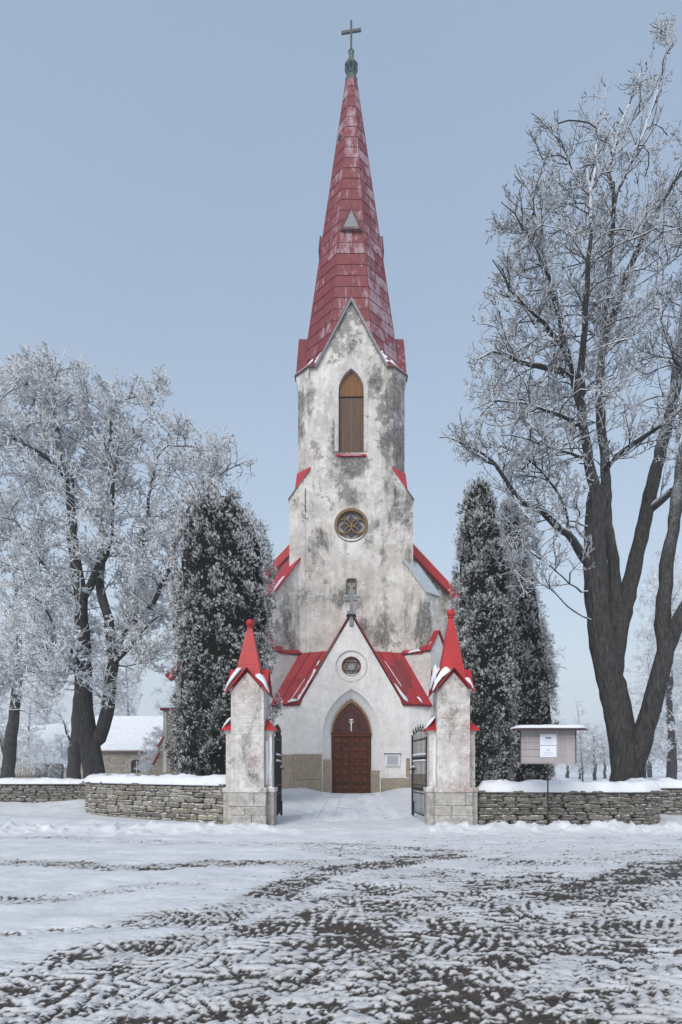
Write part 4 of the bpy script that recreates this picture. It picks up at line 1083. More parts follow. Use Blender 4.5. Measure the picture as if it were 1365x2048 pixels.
    if left:
        sn([(-.56, -.44, 3.46), (-.38, -.42, 3.74), (-.16, -.38, 4.02)], .15, .15, 211, side=(0, 1, 0), jag=.7, wn=.5)
        sn([(-.50, -.1, 3.52), (-.36, -.05, 3.78), (-.30, 0, 4.05)], .22, .12, 212, side=(0, 1, 0), jag=.5)
        sn([(.55, -.36, 3.44), (.42, -.34, 3.66), (.22, -.38, 3.84)], .20, .17, 213, side=(0, 1, 0), jag=.8, wn=.5)
        sn([(.46, -.33, 3.62), (.36, -.30, 3.80)], .10, .07, 214, side=(0, 1, 0), jag=.8, wn=.5)
    else:
        sn([(-.55, -.44, 3.46), (-.44, -.40, 3.64), (-.30, -.38, 3.82), (-.10, -.42, 3.97)], .18, .17, 221, side=(0, 1, 0), jag=.8, wn=.5)
        sn([(-.56, -.05, 3.55), (-.48, -.05, 3.85), (-.36, 0, 4.08)], .24, .20, 222, side=(0, 1, 0), jag=.6)
        sn([(-.50, -.3, 3.60), (-.44, -.28, 3.9), (-.34, -.25, 4.05)], .12, .14, 224, side=(0, 1, 0), jag=.6)
        sn([(.53, -.38, 3.47), (.42, -.36, 3.64), (.28, -.36, 3.76)], .14, .14, 223, side=(0, 1, 0), jag=.8, wn=.5)
    # rime and blown snow on the recessed wing
    b = MB()
    if left:
        for (x0, w_, z0, z1, y_) in ((.435, .07, 1.05, 2.2, -.175), (.545, .05, 1.25, 2.3, -.175)):
            m_ = 10; L_ = []; Rr_ = []
            for i in range(m_ + 1):
                t = i / m_; ww = w_ * (.35 + .65 * math.sin(min(1, t * 1.6) * math.pi * .62)) * R.uniform(.8, 1.1)
                L_.append((x0, y_ - .012, z0 + (z1 - z0) * t)); Rr_.append((x0 + ww, y_ - .012, z0 + (z1 - z0) * t))
            pg = L_ + Rr_[::-1]; bb_ = MB().loft([(x, y + .02, z) for x, y, z in pg], pg); o = bb_.build('rime', MT['snow'], rt, world=False); o['kind'] = 'stuff'
    else:
        pg = [(-.50, -.182, 1.2), (-.43, -.182, 1.0), (-.425, -.182, 2.3), (-.46, -.182, 2.3), (-.49, -.182, 1.8)]
        o = MB().loft([(x, y + .02, z) for x, y, z in pg], pg).build('rime', MT['snow'], rt, world=False); o['kind'] = 'stuff'
    sn([(.5 if left else -.5, -.2, .99), (.64 if left else -.64, -.2, .99)], .05, .035, 231)
    return rt
pillar(-2.66, 15.12, 'stone gate pillar left of the gateway with snow on both slopes of its red spire foot', 5.40, True)
pillar(2.62, 15.12, 'stone gate pillar right of the gateway with a thick snow lump left of its taller red spire', 5.66, False)

# ------------------------------------------------------------------ wrought iron gates
def gate(x0, y0, L, ang, label):
    rt = root('iron_gate', label, 'gate', (x0, y0, 0), ang, 'wrought iron leaves of the churchyard gate')
    zb_, zt_ = .17, 2.30
    def bx(name, a, b_, c, d, e, f, par=rt): return MB().box(a, b_, c, d, e, f).build(name, MT['iron'], par, world=False)
    bx('stile', 0, .045, -.022, .022, zb_ - .02, zt_ + .03); bx('stile', L - .05, L, -.025, .025, zb_ - .1, zt_ + .17)
    for z_, h_ in ((zb_, .035), (.76, .03), (.99, .03), (1.66, .03), (1.83, .03), (zt_ - .04, .045)):
        bx('rail', .045, L - .05, -.016, .016, z_, z_ + h_)
    n_ = 12
    for i in range(1, n_):
        x = L * i / n_; up_ = .20 + .09 * (i % 2) + .10 * math.sin(i / n_ * math.pi)
        br = MB().box(x - .008, x + .008, -.008, .008, zb_ + .036, zt_ + up_ - .1).build('bar', MT['iron'], rt, world=False)
        MB().lathe([(.004, zt_ + up_ - .1), (.026, zt_ + up_ - .06), (.002, zt_ + up_ + .05)], 5).build('spear_tip', MT['iron'], br, world=False, loc=(x, 0, 0))
        if i % 1 == 0:
            for zc_ in (.89, 1.76):
                ring_ = [(x + .045 * math.cos(t), zc_ + .05 * math.sin(t)) for t in np.linspace(0, 2 * math.pi, 9)[:-1]]
                ri = [(x + .028 * math.cos(t), zc_ + .033 * math.sin(t)) for t in np.linspace(0, 2 * math.pi, 9)[:-1]]
                o = band('scroll', ri, ring_, -.012, .012, MT['iron'], br, world=False)
    bx('lock_plate', L - .22, L - .05, -.03, .03, 1.34, 1.52); bx('drop_bolt', L - .06, L - .02, -.05, -.02, .04, .5)
    MB().tube((L - .1, -.1, 1.45), (L - .1, .1, 1.45), .022, n=6).build('handle', MT['iron'], rt, world=False)
    for z_ in (1.692, 1.862):
        snow_strip('snow', [(.06, 0, z_), (L - .08, 0, z_)], .025, .035, 240 + int(z_ * 10), rt, step=.08, cross=5).matrix_parent_inverse.identity()
    o = snow_strip('snow', [(L - .23, 0, 1.525), (L - .05, 0, 1.525)], .04, .05, 250, rt, step=.05, cross=5); o.matrix_parent_inverse.identity()
    return rt
gate(2.02, 15.35, 1.95, math.radians(95.5), 'black wrought iron gate leaf standing open beside the right hand pillar')
gate(-2.03, 15.35, 1.95, math.radians(92.5), 'black wrought iron gate leaf seen almost edge on beside the left hand pillar')

# ------------------------------------------------------------------ dry stone walls
def stone_mesh(name, mat, seed, chunky=.14):
    rr = random.Random(seed); bm = bmesh.new(); bmesh.ops.create_cube(bm, size=1)
    for v in bm.verts: v.co.x *= rr.uniform(.82, 1.0); v.co.z *= rr.uniform(.78, 1.0); v.co.x += rr.uniform(-.06, .06); v.co.z += rr.uniform(-.05, .05)
    bmesh.ops.bevel(bm, geom=bm.edges[:], offset=chunky, segments=1, affect='EDGES')
    for v in bm.verts: v.co += Vector((rr.uniform(-.025, .025), rr.uniform(-.07, .07), rr.uniform(-.035, .035)))
    me = bpy.data.meshes.new(name); bm.to_mesh(me); bm.free(); me.materials.append(mat); return me
SM = [stone_mesh('stone', MT['wall'], i) for i in range(10)]
SMD = [stone_mesh('stone', MT['walld'], 50 + i) for i in range(10)]
def path_fn(pts):
    P2 = [Vector(p) for p in pts]; Ls = [0]
    for a, b in zip(P2[:-1], P2[1:]): Ls.append(Ls[-1] + (b - a).length)
    def f(s):
        s = max(0, min(Ls[-1] - 1e-6, s))
        for i in range(len(P2) - 1):
            if s <= Ls[i + 1]:
                t = (s - Ls[i]) / (Ls[i + 1] - Ls[i]); d = (P2[i + 1] - P2[i]).normalized()
                return P2[i].lerp(P2[i + 1], t), d
    return f, Ls[-1]
def smooth_path(pts, it=2):
    for _ in range(it):
        q = [pts[0]]
        for a, b in zip(pts[:-1], pts[1:]):
            q += [(a[0] * .75 + b[0] * .25, a[1] * .75 + b[1] * .25), (a[0] * .25 + b[0] * .75, a[1] * .25 + b[1] * .75)]
        pts = q + [pts[-1]]
    return pts
def stone_wall(label, pts, top, courses, lens, snow_h, meshes, seed, cop=True, visible=300, snow_w=.34, bottom=-.08):
    """pts run left to right as seen from the road; the face looks to the right hand side of the path direction (towards the road)"""
    rr = random.Random(seed); pts = smooth_path(pts); f, L = path_fn(pts)
    rt = root('stone_wall', label, 'stone wall', (pts[0][0], pts[0][1], 0), 0, 'dry stone churchyard wall')
    # core
    A = []; Bk = []
    m = len(pts)
    for i, p in enumerate(pts):
        d = (Vector(pts[min(m - 1, i + 1)]) - Vector(pts[max(0, i - 1)])).normalized(); nn = Vector((d.y, -d.x))
        A.append(Vector(p) - nn * .10); Bk.append(Vector(p) - nn * .62)
    ring_ = [(v.x, v.y) for v in A] + [(v.x, v.y) for v in Bk[::-1]]
    MB().prism_z(ring_, bottom, top - .03).build('rubble_core', MT['core'], rt)
    hs = []; z = bottom; tot = top - (.075 if cop else .0)
    while z < tot - .03:
        h_ = rr.uniform(*courses) * (1.15 if z < .25 else 1); h_ = min(h_, tot - z); hs.append((z, h_)); z += h_
    sp = [(z_, h_) for z_, h_ in hs if z_ + h_ > .0]
    cnt = 0; extra = MB()
    for z_, h_ in sp:
        s = rr.uniform(-.2, 0)
        while s < L:
            l = rr.uniform(*lens) * (.8 + 3.2 * h_)
            if rr.random() < .18: l *= .5
            e = min(L, s + l); a = max(0, s); s = e
            if e - a < .05: continue
            c, d = f((a + e) / 2); nn = Vector((d.y, -d.x))
            parts_ = [(z_, h_)]
            if h_ > .105 and rr.random() < .35: t = rr.uniform(.4, .6); parts_ = [(z_, h_ * t), (z_ + h_ * t, h_ * (1 - t))]
            for zz, hh in parts_:
                dep = rr.uniform(.22, .27)
                pos = Vector((c.x, c.y, 0)) - Vector((nn.x, nn.y, 0)) * (dep / 2 - rr.uniform(-.005, .03)) + Vector((0, 0, zz + hh / 2 + rr.uniform(-.006, .006)))
                me = meshes[rr.randrange(len(meshes))]
                o = bpy.data.objects.new('stone', me); COL.objects.link(o); o.parent = rt
                o.location = pos - rt.location
                o.rotation_euler = (rr.uniform(-.04, .04), rr.uniform(-.05, .05), math.atan2(d.y, d.x) + rr.uniform(-.05, .05))
                o.scale = ((e - a) * 1.02, dep * 1.1, hh * 1.04); cnt += 1
    if cop:
        s = 0
        while s < L:
            l = rr.uniform(.55, 1.15); e = min(L, s + l)
            if e - s > .15:
                c, d = f((s + e) / 2); nn = Vector((d.y, -d.x))
                o = MB().box(-(e - s) / 2 + .008, (e - s) / 2 - .008, -.04 - rr.uniform(0, .03), .6, -.035, .035).build('coping_stone', MT['coping'], rt, world=False, bevel=.012,
                    loc=Vector((c.x, c.y, top - .035 + rr.uniform(-.008, .008))) - rt.location, rot=(0, rr.uniform(-.015, .015), math.atan2(d.y, d.x)))
            s = e
    # snow lying on the top
    line = []
    k = int(L / .25)
    for i in range(k + 1):
        c, d = f(L * i / k); nn = Vector((d.y, -d.x)); line.append((c.x - nn.x * .26, c.y - nn.y * .26, top + .005))
    snow_strip('snow_cap', line, snow_w, snow_h, seed, rt, step=.08, cross=13, droop=.03, wn=.28)
    print('STONES', label[:30], cnt)
    return rt
stone_wall('grey limestone wall curving away from the left gate pillar under thick snow',
           [(-8.55, 22.2), (-9.05, 20.6), (-8.95, 19.2), (-8.2, 18.15), (-6.6, 17.1), (-5.0, 16.15), (-3.35, 15.25)], 1.06, (.075, .155), (.24, .62), .21, SM, 5)
stone_wall('darker lower stone wall set back behind the curved one at the left edge',
           [(-15.5, 22.5), (-12, 22.4), (-8.5, 22.2)], .90, (.085, .12), (.3, .55), .16, SMD, 6)
stone_wall('dark limestone wall with flat coping slabs running right from the gate pillar behind the notice board',
           [(3.32, 15.05), (5, 15.0), (7.4, 14.95), (8.15, 15.15), (8.42, 15.9), (8.4, 17.2)], .90, (.065, .155), (.24, .62), .23, SMD, 7)
stone_wall('short piece of low stone wall set back at the right edge',
           [(8.35, 17.3), (11, 17.4), (15.5, 17.6)], .92, (.09, .13), (.3, .5), .22, SMD, 8)

# ------------------------------------------------------------------ notice board by the road
dB = 13.7
nb = root('notice_board', 'grey plank notice board with two papers and a snowy roof on a thin pole', 'notice board', (PX(1097, dB), dB, 0))
xa, xb, za, zb_ = PX(1042, dB) - nb.location.x, PX(1151, dB) - nb.location.x, PZ(1526, dB), PZ(1459, dB)
for i in range(5):
    h_ = (zb_ - za) / 5
    MB().box(xa, xb, -.012 - R.uniform(0, .004), .012, za + i * h_ + .003, za + (i + 1) * h_ - .003).build('plank', MT['board'], nb, world=False, bevel=.002)
for x_ in (xa - .018, xb): MB().box(x_, x_ + .018, -.03, .03, za - .005, zb_).build('side_trim', MT['edge'], nb, world=False)
MB().box(xa - .018, xb + .018, -.02, .02, za - .02, za - .004).build('bottom_trim', MT['board'], nb, world=False)
for i, (x_, z_) in enumerate(((0, 0), (0, 0))):
    px0, px1 = PX(1080, dB) - nb.location.x, PX(1113, dB) - nb.location.x
    z0, z1 = (PZ(1490.5, dB), PZ(1468, dB)) if i == 0 else (PZ(1514.5, dB), PZ(1491.5, dB))
    pp = MB().box(px0, px1, -.026, -.018, z0, z1).build('paper', MT['paper'], nb, world=False, bevel=.003)
    zc = z1 - .05
    MB().box((px0 + px1) / 2 - (.07 if i == 0 else .03), (px0 + px1) / 2 + (.07 if i == 0 else .03), -.0285, -.0265, zc - .065 + .02 * i * 0, zc - .03 + (0 if i == 0 else .03) - (0 if i == 0 else .045)).build('printed_mark', MT['print'], pp, world=False)
    for j in range(3):
        zl = z0 + .045 + j * .032; MB().box(px0 + .07 + .02 * (j % 2), px1 - .08, -.0285, -.0265, zl, zl + .006).build('printed_line', MT['printg'], pp, world=False)
MB().slab([(xa - .20, -.26, zb_ - .01), (xb + .20, -.26, zb_ - .01), (xb + .20, .26, zb_ + .07), (xa - .20, .26, zb_ + .07)], .03).build('roof', MT['edge'], nb, world=False)
snow_strip('snow', [(xa - .21, -.02, zb_ + .035), (xb + .21, -.02, zb_ + .035)], .28, .075, 300, nb, wn=.06).matrix_parent_inverse.identity()
MB().tube((0, .03, -.1), (0, .03, zb_), .018, n=8).build('pole', MT['iron'], nb, world=False)

# ------------------------------------------------------------------ houses behind, left
hd = 50
hb = root('stone_house', 'long rubble stone house under a big snow covered roof behind the left wall', 'house', (PX(270, hd), hd + 4, 0))
hx0, hx1 = PX(150, hd), PX(345, hd); ze = PZ(1497, hd); zr = PZ(1434, hd + 5)
win = arch(PX(709, hd) * .0 + .42, PZ(1527, hd), PZ(1519, hd), PZ(1546, hd), 5, PX(272, hd))
b = MB(); b.wall([(hx0, -.1), (hx1, -.1), (hx1, ze), (hx0, ze)], [win], hd, .3)
b.add([(hx0, hd, -.1), (hx0, hd + 10, -.1), (hx0, hd + 10, ze), (hx0, hd + 5, zr), (hx0, hd, ze)], [(0, 1, 2, 3, 4)])
b.add([(hx1, hd, -.1), (hx1, hd + 10, -.1), (hx1, hd + 10, ze), (hx1, hd + 5, zr), (hx1, hd, ze)], [(0, 1, 2, 3, 4)])
b.add([(hx0, hd + 10, -.1), (hx1, hd + 10, -.1), (hx1, hd + 10, ze), (hx0, hd + 10, ze)], [(0, 1, 2, 3)])
hw_ = b.build('wall', MT['farstone'], hb, fix=False)
z_ = .9; ri_ = 0
fst = [stone_mesh('stone', stonem('far_stone', [(.24, .22, .185), (.44, .41, .36), (.34, .315, .27), (.40, .36, .29)], True), 90 + i, .06) for i in range(4)]
while z_ < ze - .1:
    h_ = R.uniform(.17, .24); x_ = hx0 + 2.4
    while x_ < hx1 - .1:
        l = R.uniform(.5, .9)
        if not (abs(x_ + l / 2 - PX(272, hd)) < .42 + l / 2 and z_ < PZ(1519, hd)):
            o = bpy.data.objects.new('stone', fst[R.randrange(4)]); COL.objects.link(o); o.parent = hw_; o.matrix_parent_inverse = world_m(hw_).inverted()
            o.location = (x_ + l / 2, hd - .01, z_ + h_ / 2); o.scale = (l, .08, h_)
        x_ += l
    z_ += h_
wn_ = MB().prism_y(arch(.42, PZ(1527, hd), PZ(1519, hd), PZ(1546, hd), 5, PX(272, hd)), hd + .26, hd + .3).build('window', MT['dglass'], hb)
MB().box(PX(272, hd) - .03, PX(272, hd) + .03, hd + .2, hd + .25, PZ(1546, hd), PZ(1520, hd)).build('window_bar', MT['light'], wn_)
for s in (0, 1):
    y0_, y1_ = (hd - .35, hd + 5) if s == 0 else (hd + 10.35, hd + 5)
    rp = [(hx0 - .3, y0_, ze - .12), (hx1 + .3, y0_, ze - .12), (hx1 + .3, y1_, zr + .1), (hx0 - .3, y1_, zr + .1)]
    MB().slab(rp if s == 0 else rp[::-1], .22).build('roof', MT['snow'], hb)
MB().box(hx0 - .3, hx1 + .3, hd - .37, hd - .33, ze - .36, ze - .22).build('eaves_board', MT['edge'], hb)

hd2 = 75
bn = root('barn', 'wide barn with a long snow covered roof far behind the trees at the left edge', 'barn', (PX(60, hd2), hd2 + 5, 0))
bx0, bx1 = PX(-120, hd2), PX(150, hd2); z0_, z1_ = PZ(1528, hd2), PZ(1448, hd2 + 7)
MB().box(bx0, bx1, hd2, hd2 + 14, -.1, z0_).build('wall', MT['farstone'], bn)
for s in (0, 1):
    y0_, y1_ = (hd2 - .6, hd2 + 7) if s == 0 else (hd2 + 14.6, hd2 + 7)
    rp = [(bx0 - .5, y0_, z0_ - .2), (bx1 + .5, y0_, z0_ - .2), (bx1 - 2, y1_, z1_), (bx0 - .5, y1_, z1_)]
    MB().slab(rp if s == 0 else rp[::-1], .35).build('roof', MT['snow'], bn)
hd3 = 58
sd_ = root('shed', 'small shed with a snowy pitched roof and dark gable between the left tree trunks', 'shed', (PX(50, hd3), hd3 + 2, 0))
sx0, sx1 = PX(30, hd3), PX(72, hd3); zr3, ze3 = PZ(1508, hd3), PZ(1527, hd3)
MB().prism_y([(sx0, -.1), (sx1, -.1), (sx1, ze3), ((sx0 + sx1) / 2, zr3), (sx0, ze3)], hd3, hd3 + 5).build('wall', MT['farstone'], sd_)
for s in (-1, 1):
    mx_ = (sx0 + sx1) / 2; xe = sx0 - .4 if s < 0 else sx1 + .4
    MB().slab([(mx_, hd3 - .4, zr3 + .25), (xe, hd3 - .4, ze3 - .05), (xe, hd3 + 5.4, ze3 - .05), (mx_, hd3 + 5.4, zr3 + .25)][::-s], .2).build('roof', MT['snow'], sd_)
# iron cemetery fence at the far left
fr = root('iron_fence', 'low dark iron railing standing behind the wall at the far left', 'fence', (PX(20, 34), 34, 0))
for i in range(26):
    x = PX(-40, 34) + i * .16; MB().box(x - .012, x + .012, 33.99, 34.01, .2, PZ(1548, 34) + .05 * (i % 2)).build('bar', MT['iron'], fr)
for z_ in (.5, PZ(1553, 34)): MB().box(PX(-44, 34), PX(60, 34) + .5, 34.012, 34.03, z_, z_ + .04).build('rail', MT['iron'], fr)
# lone snow covered heap right, behind the wall

# ------------------------------------------------------------------ trees
def grow(seed, guides, blobs, n_attr, step=.35, infl=3.0, kill=.6, iters=90, up=.06, wig=.12, inert=.35):
    """space colonisation from given limbs; guides: list of (points3d, r0, r1); returns pos, parent, minr"""
    rg = np.random.default_rng(seed)
    P = []; par = []; mr_ = []
    for pts, r0, r1 in guides:
        pts = [np.array(p, float) for p in pts]
        if P:
            d = [np.linalg.norm(q - pts[0]) for q in P]; last = int(np.argmin(d))
        else: P.append(pts[0]); par.append(-1); mr_.append(r0); last = 0
        tot = sum(np.linalg.norm(b - a) for a, b in zip(pts[:-1], pts[1:])) + 1e-6; acc = 0
        for i in range(len(pts) - 1):
            a, b = pts[i], pts[i + 1]; l = np.linalg.norm(b - a); n = max(1, int(l / step))
            # catmull-rom
            p0 = pts[i - 1] if i else a * 2 - b; p3 = pts[i + 2] if i + 2 < len(pts) else b * 2 - a
            for k in range(1, n + 1):
                t = k / n
                q = .5 * ((2 * a) + (b - p0) * t + (2 * p0 - 5 * a + 4 * b - p3) * t * t + (3 * a - p0 - 3 * b + p3) * t ** 3)
                r_ = r0 + (r1 - r0) * (acc + l * t) / tot
                q = q + rg.normal(0, 1, 3) * wig * .6 * min(1, .16 / max(r_, .02)) * step
                P.append(q); par.append(last); mr_.append(r_); last = len(P) - 1
            acc += l
    A = []
    vol = np.array([b[1][0] * b[1][1] * b[1][2] * (b[2] if len(b) > 2 else 1) for b in blobs]); cnt = (vol / vol.sum() * n_attr).astype(int)
    for (bl, c) in zip(blobs, cnt):
        u = rg.normal(size=(c, 3)); u /= np.linalg.norm(u, axis=1)[:, None]; u *= (rg.random((c, 1)) ** (1 / 2.6))
        q_ = np.array(bl[0]) + u * np.array(bl[1]); f_ = (q_[:, 1:2] / bl[0][1]); q_[:, 0:1] *= f_; q_[:, 2:3] = EYE + (q_[:, 2:3] - EYE) * f_   # a crown keeps its reach as it comes forward
        A.append(q_)
    A = np.concatenate(A)
    P = np.array(P); par = list(par)
    near = np.full(len(A), -1); nd = np.full(len(A), 1e9)
    def upd(lo, hi):
        for s in range(lo, hi, 400):
            q = P[s:min(hi, s + 400)]
            D = ((A[:, None, :] - q[None]) ** 2).sum(-1); j = D.argmin(1); v = D[np.arange(len(A)), j]
            m = v < nd; nd[m] = v[m]; near[m] = j[m] + s
    upd(0, len(P))
    allP = P
    for it in range(iters):
        act = nd < infl ** 2
        if not act.any(): break
        ids = near[act]; dv = A[act] - P[ids]; dv /= np.linalg.norm(dv, axis=1)[:, None] + 1e-9
        un, inv = np.unique(ids, return_inverse=True)
        acc = np.zeros((len(un), 3)); np.add.at(acc, inv, dv)
        acc /= np.linalg.norm(acc, axis=1)[:, None] + 1e-9
        # a little inertia from the parent direction
        pa = np.array([par[i] if par[i] >= 0 else i for i in un]); idir = P[un] - P[pa]; idir /= np.linalg.norm(idir, axis=1)[:, None] + 1e-9
        acc = acc + inert * idir + rg.normal(0, wig, acc.shape) + np.array([0, 0, up]); acc /= np.linalg.norm(acc, axis=1)[:, None]
        new = P[un] + acc * step
        lo = len(P); P = np.concatenate([P, new]); par += list(un); mr_ += [0.0] * len(new)
        upd(lo, len(P))
        keep = nd > kill ** 2
        A, near, nd = A[keep], near[keep], nd[keep]
        if len(A) < 5 or len(P) > 30000: break
    return P, np.array(par), np.array(mr_)
def radii(P, par, mr_, tip=.011, ex=2.35):
    n = len(P); acc = np.zeros(n); r = np.zeros(n)
    for i in range(n - 1, -1, -1):
        r[i] = max(tip, acc[i] ** (1 / ex) if acc[i] > 0 else tip)
        cap_ = r[i] if mr_[i] == 0 else mr_[i]
        r[i] = cap_ if mr_[i] > 0 else r[i]
        if par[i] >= 0: acc[par[i]] += r[i] ** ex
    # children never thicker than parent
    for i in range(1, n):
        if r[i] > r[par[i]]: r[i] = r[par[i]]
    return r
def order_ok(par):
    return all(par[i] < i for i in range(len(par)))
def frames(D):
    ref = np.where(np.abs(D[:, 2:3]) < .9, np.array([[0, 0, 1.]]), np.array([[1., 0, 0]]))
    ref = np.tile(np.array([[.10, -.99, .06]]), (len(D), 1)); bad = np.abs((D * ref).sum(1)) > .985; ref[bad] = (.9, -.1, .4)
    u = np.cross(D, ref); u /= np.linalg.norm(u, axis=1)[:, None] + 1e-12
    return u, np.cross(D, u)
def tubes(P0, P1, R0, R1, n=3, fr0=None, fr1=None):
    D = P1 - P0; D = D / (np.linalg.norm(D, axis=1)[:, None] + 1e-9); u, w = frames(D)
    a = np.arange(n) * 2 * np.pi / n; c, s = np.cos(a), np.sin(a)
    ring_ = u[:, None, :] * c[None, :, None] + w[:, None, :] * s[None, :, None]
    V0 = P0[:, None, :] + ring_ * R0[:, None, None]; V1 = P1[:, None, :] + ring_ * R1[:, None, None]
    V_ = np.concatenate([V0, V1], 1).reshape(-1, 3); m = len(P0)
    b_ = (np.arange(m) * 2 * n)[:, None]; i = np.arange(n)[None, :]; j = (i + 1) % n
    F_ = np.stack([b_ + i, b_ + j, b_ + n + j, b_ + n + i], -1).reshape(-1, 4)
    at = np.concatenate([np.repeat(fr0[:, None], n, 1), np.repeat(fr1[:, None], n, 1)], 1).ravel() if fr0 is not None else None
    return V_, F_, at
def skel_mesh(name, P, par, r, sel, n, mat, rough=0., seed=0, frost=None):
    """connected rings along each branch; sel = mask of nodes whose edge to the parent is drawn"""
    N_ = len(P); kids_best = np.full(N_, -1)
    for i in range(1, N_):
        p = par[i]
        if kids_best[p] < 0 or r[i] > r[kids_best[p]]: kids_best[p] = i
    D = np.zeros_like(P)
    D[1:] = P[1:] - P[par[1:]]; D[0] = P[1] - P[0]
    D /= np.linalg.norm(D, axis=1)[:, None] + 1e-9
    Dn = D.copy(); k = kids_best >= 0; Dn[k] += D[kids_best[k]]; Dn /= np.linalg.norm(Dn, axis=1)[:, None] + 1e-9
    idx_ = np.where(sel)[0]; idx_ = idx_[idx_ > 0]
    if len(idx_) == 0: return None
    u, w = frames(Dn)
    a = np.arange(n) * 2 * np.pi / n; c, s = np.cos(a), np.sin(a)
    def rings(Pc, U, W_, rad): return Pc[:, None, :] + (U[:, None, :] * c[None, :, None] + W_[:, None, :] * s[None, :, None]) * rad[:, None, None]
    # node rings
    used = np.zeros(N_, bool); used[idx_] = True; used[par[idx_]] = True
    ids = np.where(used)[0]; mp = np.full(N_, -1); mp[ids] = np.arange(len(ids))
    V1 = rings(P[ids], u[ids], w[ids], r[ids])
    main = kids_best[par[idx_]] == idx_
    side = idx_[~main]
    us, ws = frames(D[side]); rs = np.minimum(r[side] * 1.15, r[par[side]])
    V2 = rings(P[par[side]], us, ws, rs)
    start = np.empty(len(idx_), int); start[main] = mp[par[idx_[main]]]; start[~main] = len(ids) + np.arange(len(side))
    V_ = np.concatenate([V1, V2]).reshape(-1, 3)
    ra = np.concatenate([r[ids], rs])
    if rough:
        q = V_; nn = np.concatenate([V1 - P[ids][:, None, :], V2 - P[par[side]][:, None, :]]).reshape(-1, 3)
        f_ = (fbm(q[:, 0] * 3.3 + q[:, 1] * 2.1, q[:, 2] * 1.1, 3, seed) - .5) * rough + (fbm(q[:, 0] * 14 + q[:, 1] * 11, q[:, 2] * 1.8, 2, seed + 3) - .5) * rough * .45
        V_ = V_ + nn * f_[:, None]
    i = np.arange(n)[None, :]; j = (i + 1) % n; A_ = (start * n)[:, None]; B_ = (mp[idx_] * n)[:, None]
    F_ = np.stack([A_ + i, A_ + j, B_ + j, B_ + i], -1).reshape(-1, 4)
    fv = np.repeat(np.clip((.09 - ra) / .08, 0, 1) if frost is None else frost(ra), n)
    return mesh_np(name, V_, F_, mat, True, {'frost': fv})
def spray_twigs(P, par, r, rg, thr, per, length, rad, sub=2, spread=.9, fz=(.75, 1.0), upb=.25, droop=0.):
    """short frosted shoots on every thin branch"""
    idx_ = np.where(r < thr)[0]; idx_ = idx_[idx_ > 0]
    D = P[idx_] - P[par[idx_]]
    q_ = P[idx_]; cl_ = fbm(q_[:, 0] * .75 + q_[:, 1] * .3, q_[:, 2] * .9 + q_[:, 1] * .4, 3, 8)
    rep = rg.poisson(per * np.clip((cl_ - .34) * 5.2, .06, 2.4), len(idx_)); ii = np.repeat(np.arange(len(idx_)), rep)
    t = rg.random(len(ii)); base_ = P[par[idx_[ii]]] + D[ii] * t[:, None]
    dn = D[ii] / (np.linalg.norm(D[ii], axis=1)[:, None] + 1e-9)
    rv = rg.normal(size=(len(ii), 3)); rv -= (rv * dn).sum(1)[:, None] * dn; rv /= np.linalg.norm(rv, axis=1)[:, None] + 1e-9
    d1 = dn * rg.uniform(.3, 1.0, (len(ii), 1)) + rv * spread + np.array([0, 0, upb]); d1 /= np.linalg.norm(d1, axis=1)[:, None]
    L_ = length * rg.uniform(.45, 1.25, len(ii)); m1 = base_ + d1 * (L_ * .5)[:, None]
    d2 = d1 + rg.normal(0, .35, d1.shape) + np.array([0, 0, upb * .5 - droop]); d2 /= np.linalg.norm(d2, axis=1)[:, None]; e1 = m1 + d2 * (L_ * .5)[:, None]
    S0, S1 = [base_, m1], [m1, e1]; R0, R1 = [np.full(len(ii), rad), np.full(len(ii), rad * .9)], [np.full(len(ii), rad * .9), np.full(len(ii), rad * .55)]
    for k in range(sub):
        tt = rg.uniform(.25, .95, len(ii)); b2 = np.where(tt[:, None] < .5, base_ + (m1 - base_) * (tt * 2)[:, None], m1 + (e1 - m1) * (tt * 2 - 1)[:, None])
        rv = rg.normal(size=(len(ii), 3)); rv -= (rv * d1).sum(1)[:, None] * d1; rv /= np.linalg.norm(rv, axis=1)[:, None] + 1e-9
        d3 = d1 * .75 + rv * .85 + np.array([0, 0, upb * .6 - droop]); d3 /= np.linalg.norm(d3, axis=1)[:, None]
        l3 = L_ * rg.uniform(.25, .5, len(ii)); S0.append(b2); S1.append(b2 + d3 * l3[:, None]); R0.append(np.full(len(ii), rad * .85)); R1.append(np.full(len(ii), rad * .5))
    S0, S1, R0, R1 = map(np.concatenate, (S0, S1, R0, R1))
    fr = rg.uniform(fz[0], fz[1], len(S0))
    return tubes(S0, S1, R0, R1, 3, fr, fr)
def inside_fn(blobs, slack=1.06):
    C_ = np.array([b[0] for b in blobs]); Rr_ = np.array([b[1] for b in blobs])
    def f(P):
        q = P.copy(); ok = np.zeros(len(P), bool)
        for c, r_ in zip(C_, Rr_):
            k = c[1] / np.maximum(P[:, 1], 1)
            u = P[:, 0] * k - c[0]; w = (P[:, 2] - EYE) * k - (c[2] - EYE); v = P[:, 1] - c[1]
            ok |= (u / r_[0]) ** 2 + (w / r_[2]) ** 2 + (v / (r_[1] * 1.3)) ** 2 < slack ** 2
        return ok
    return f
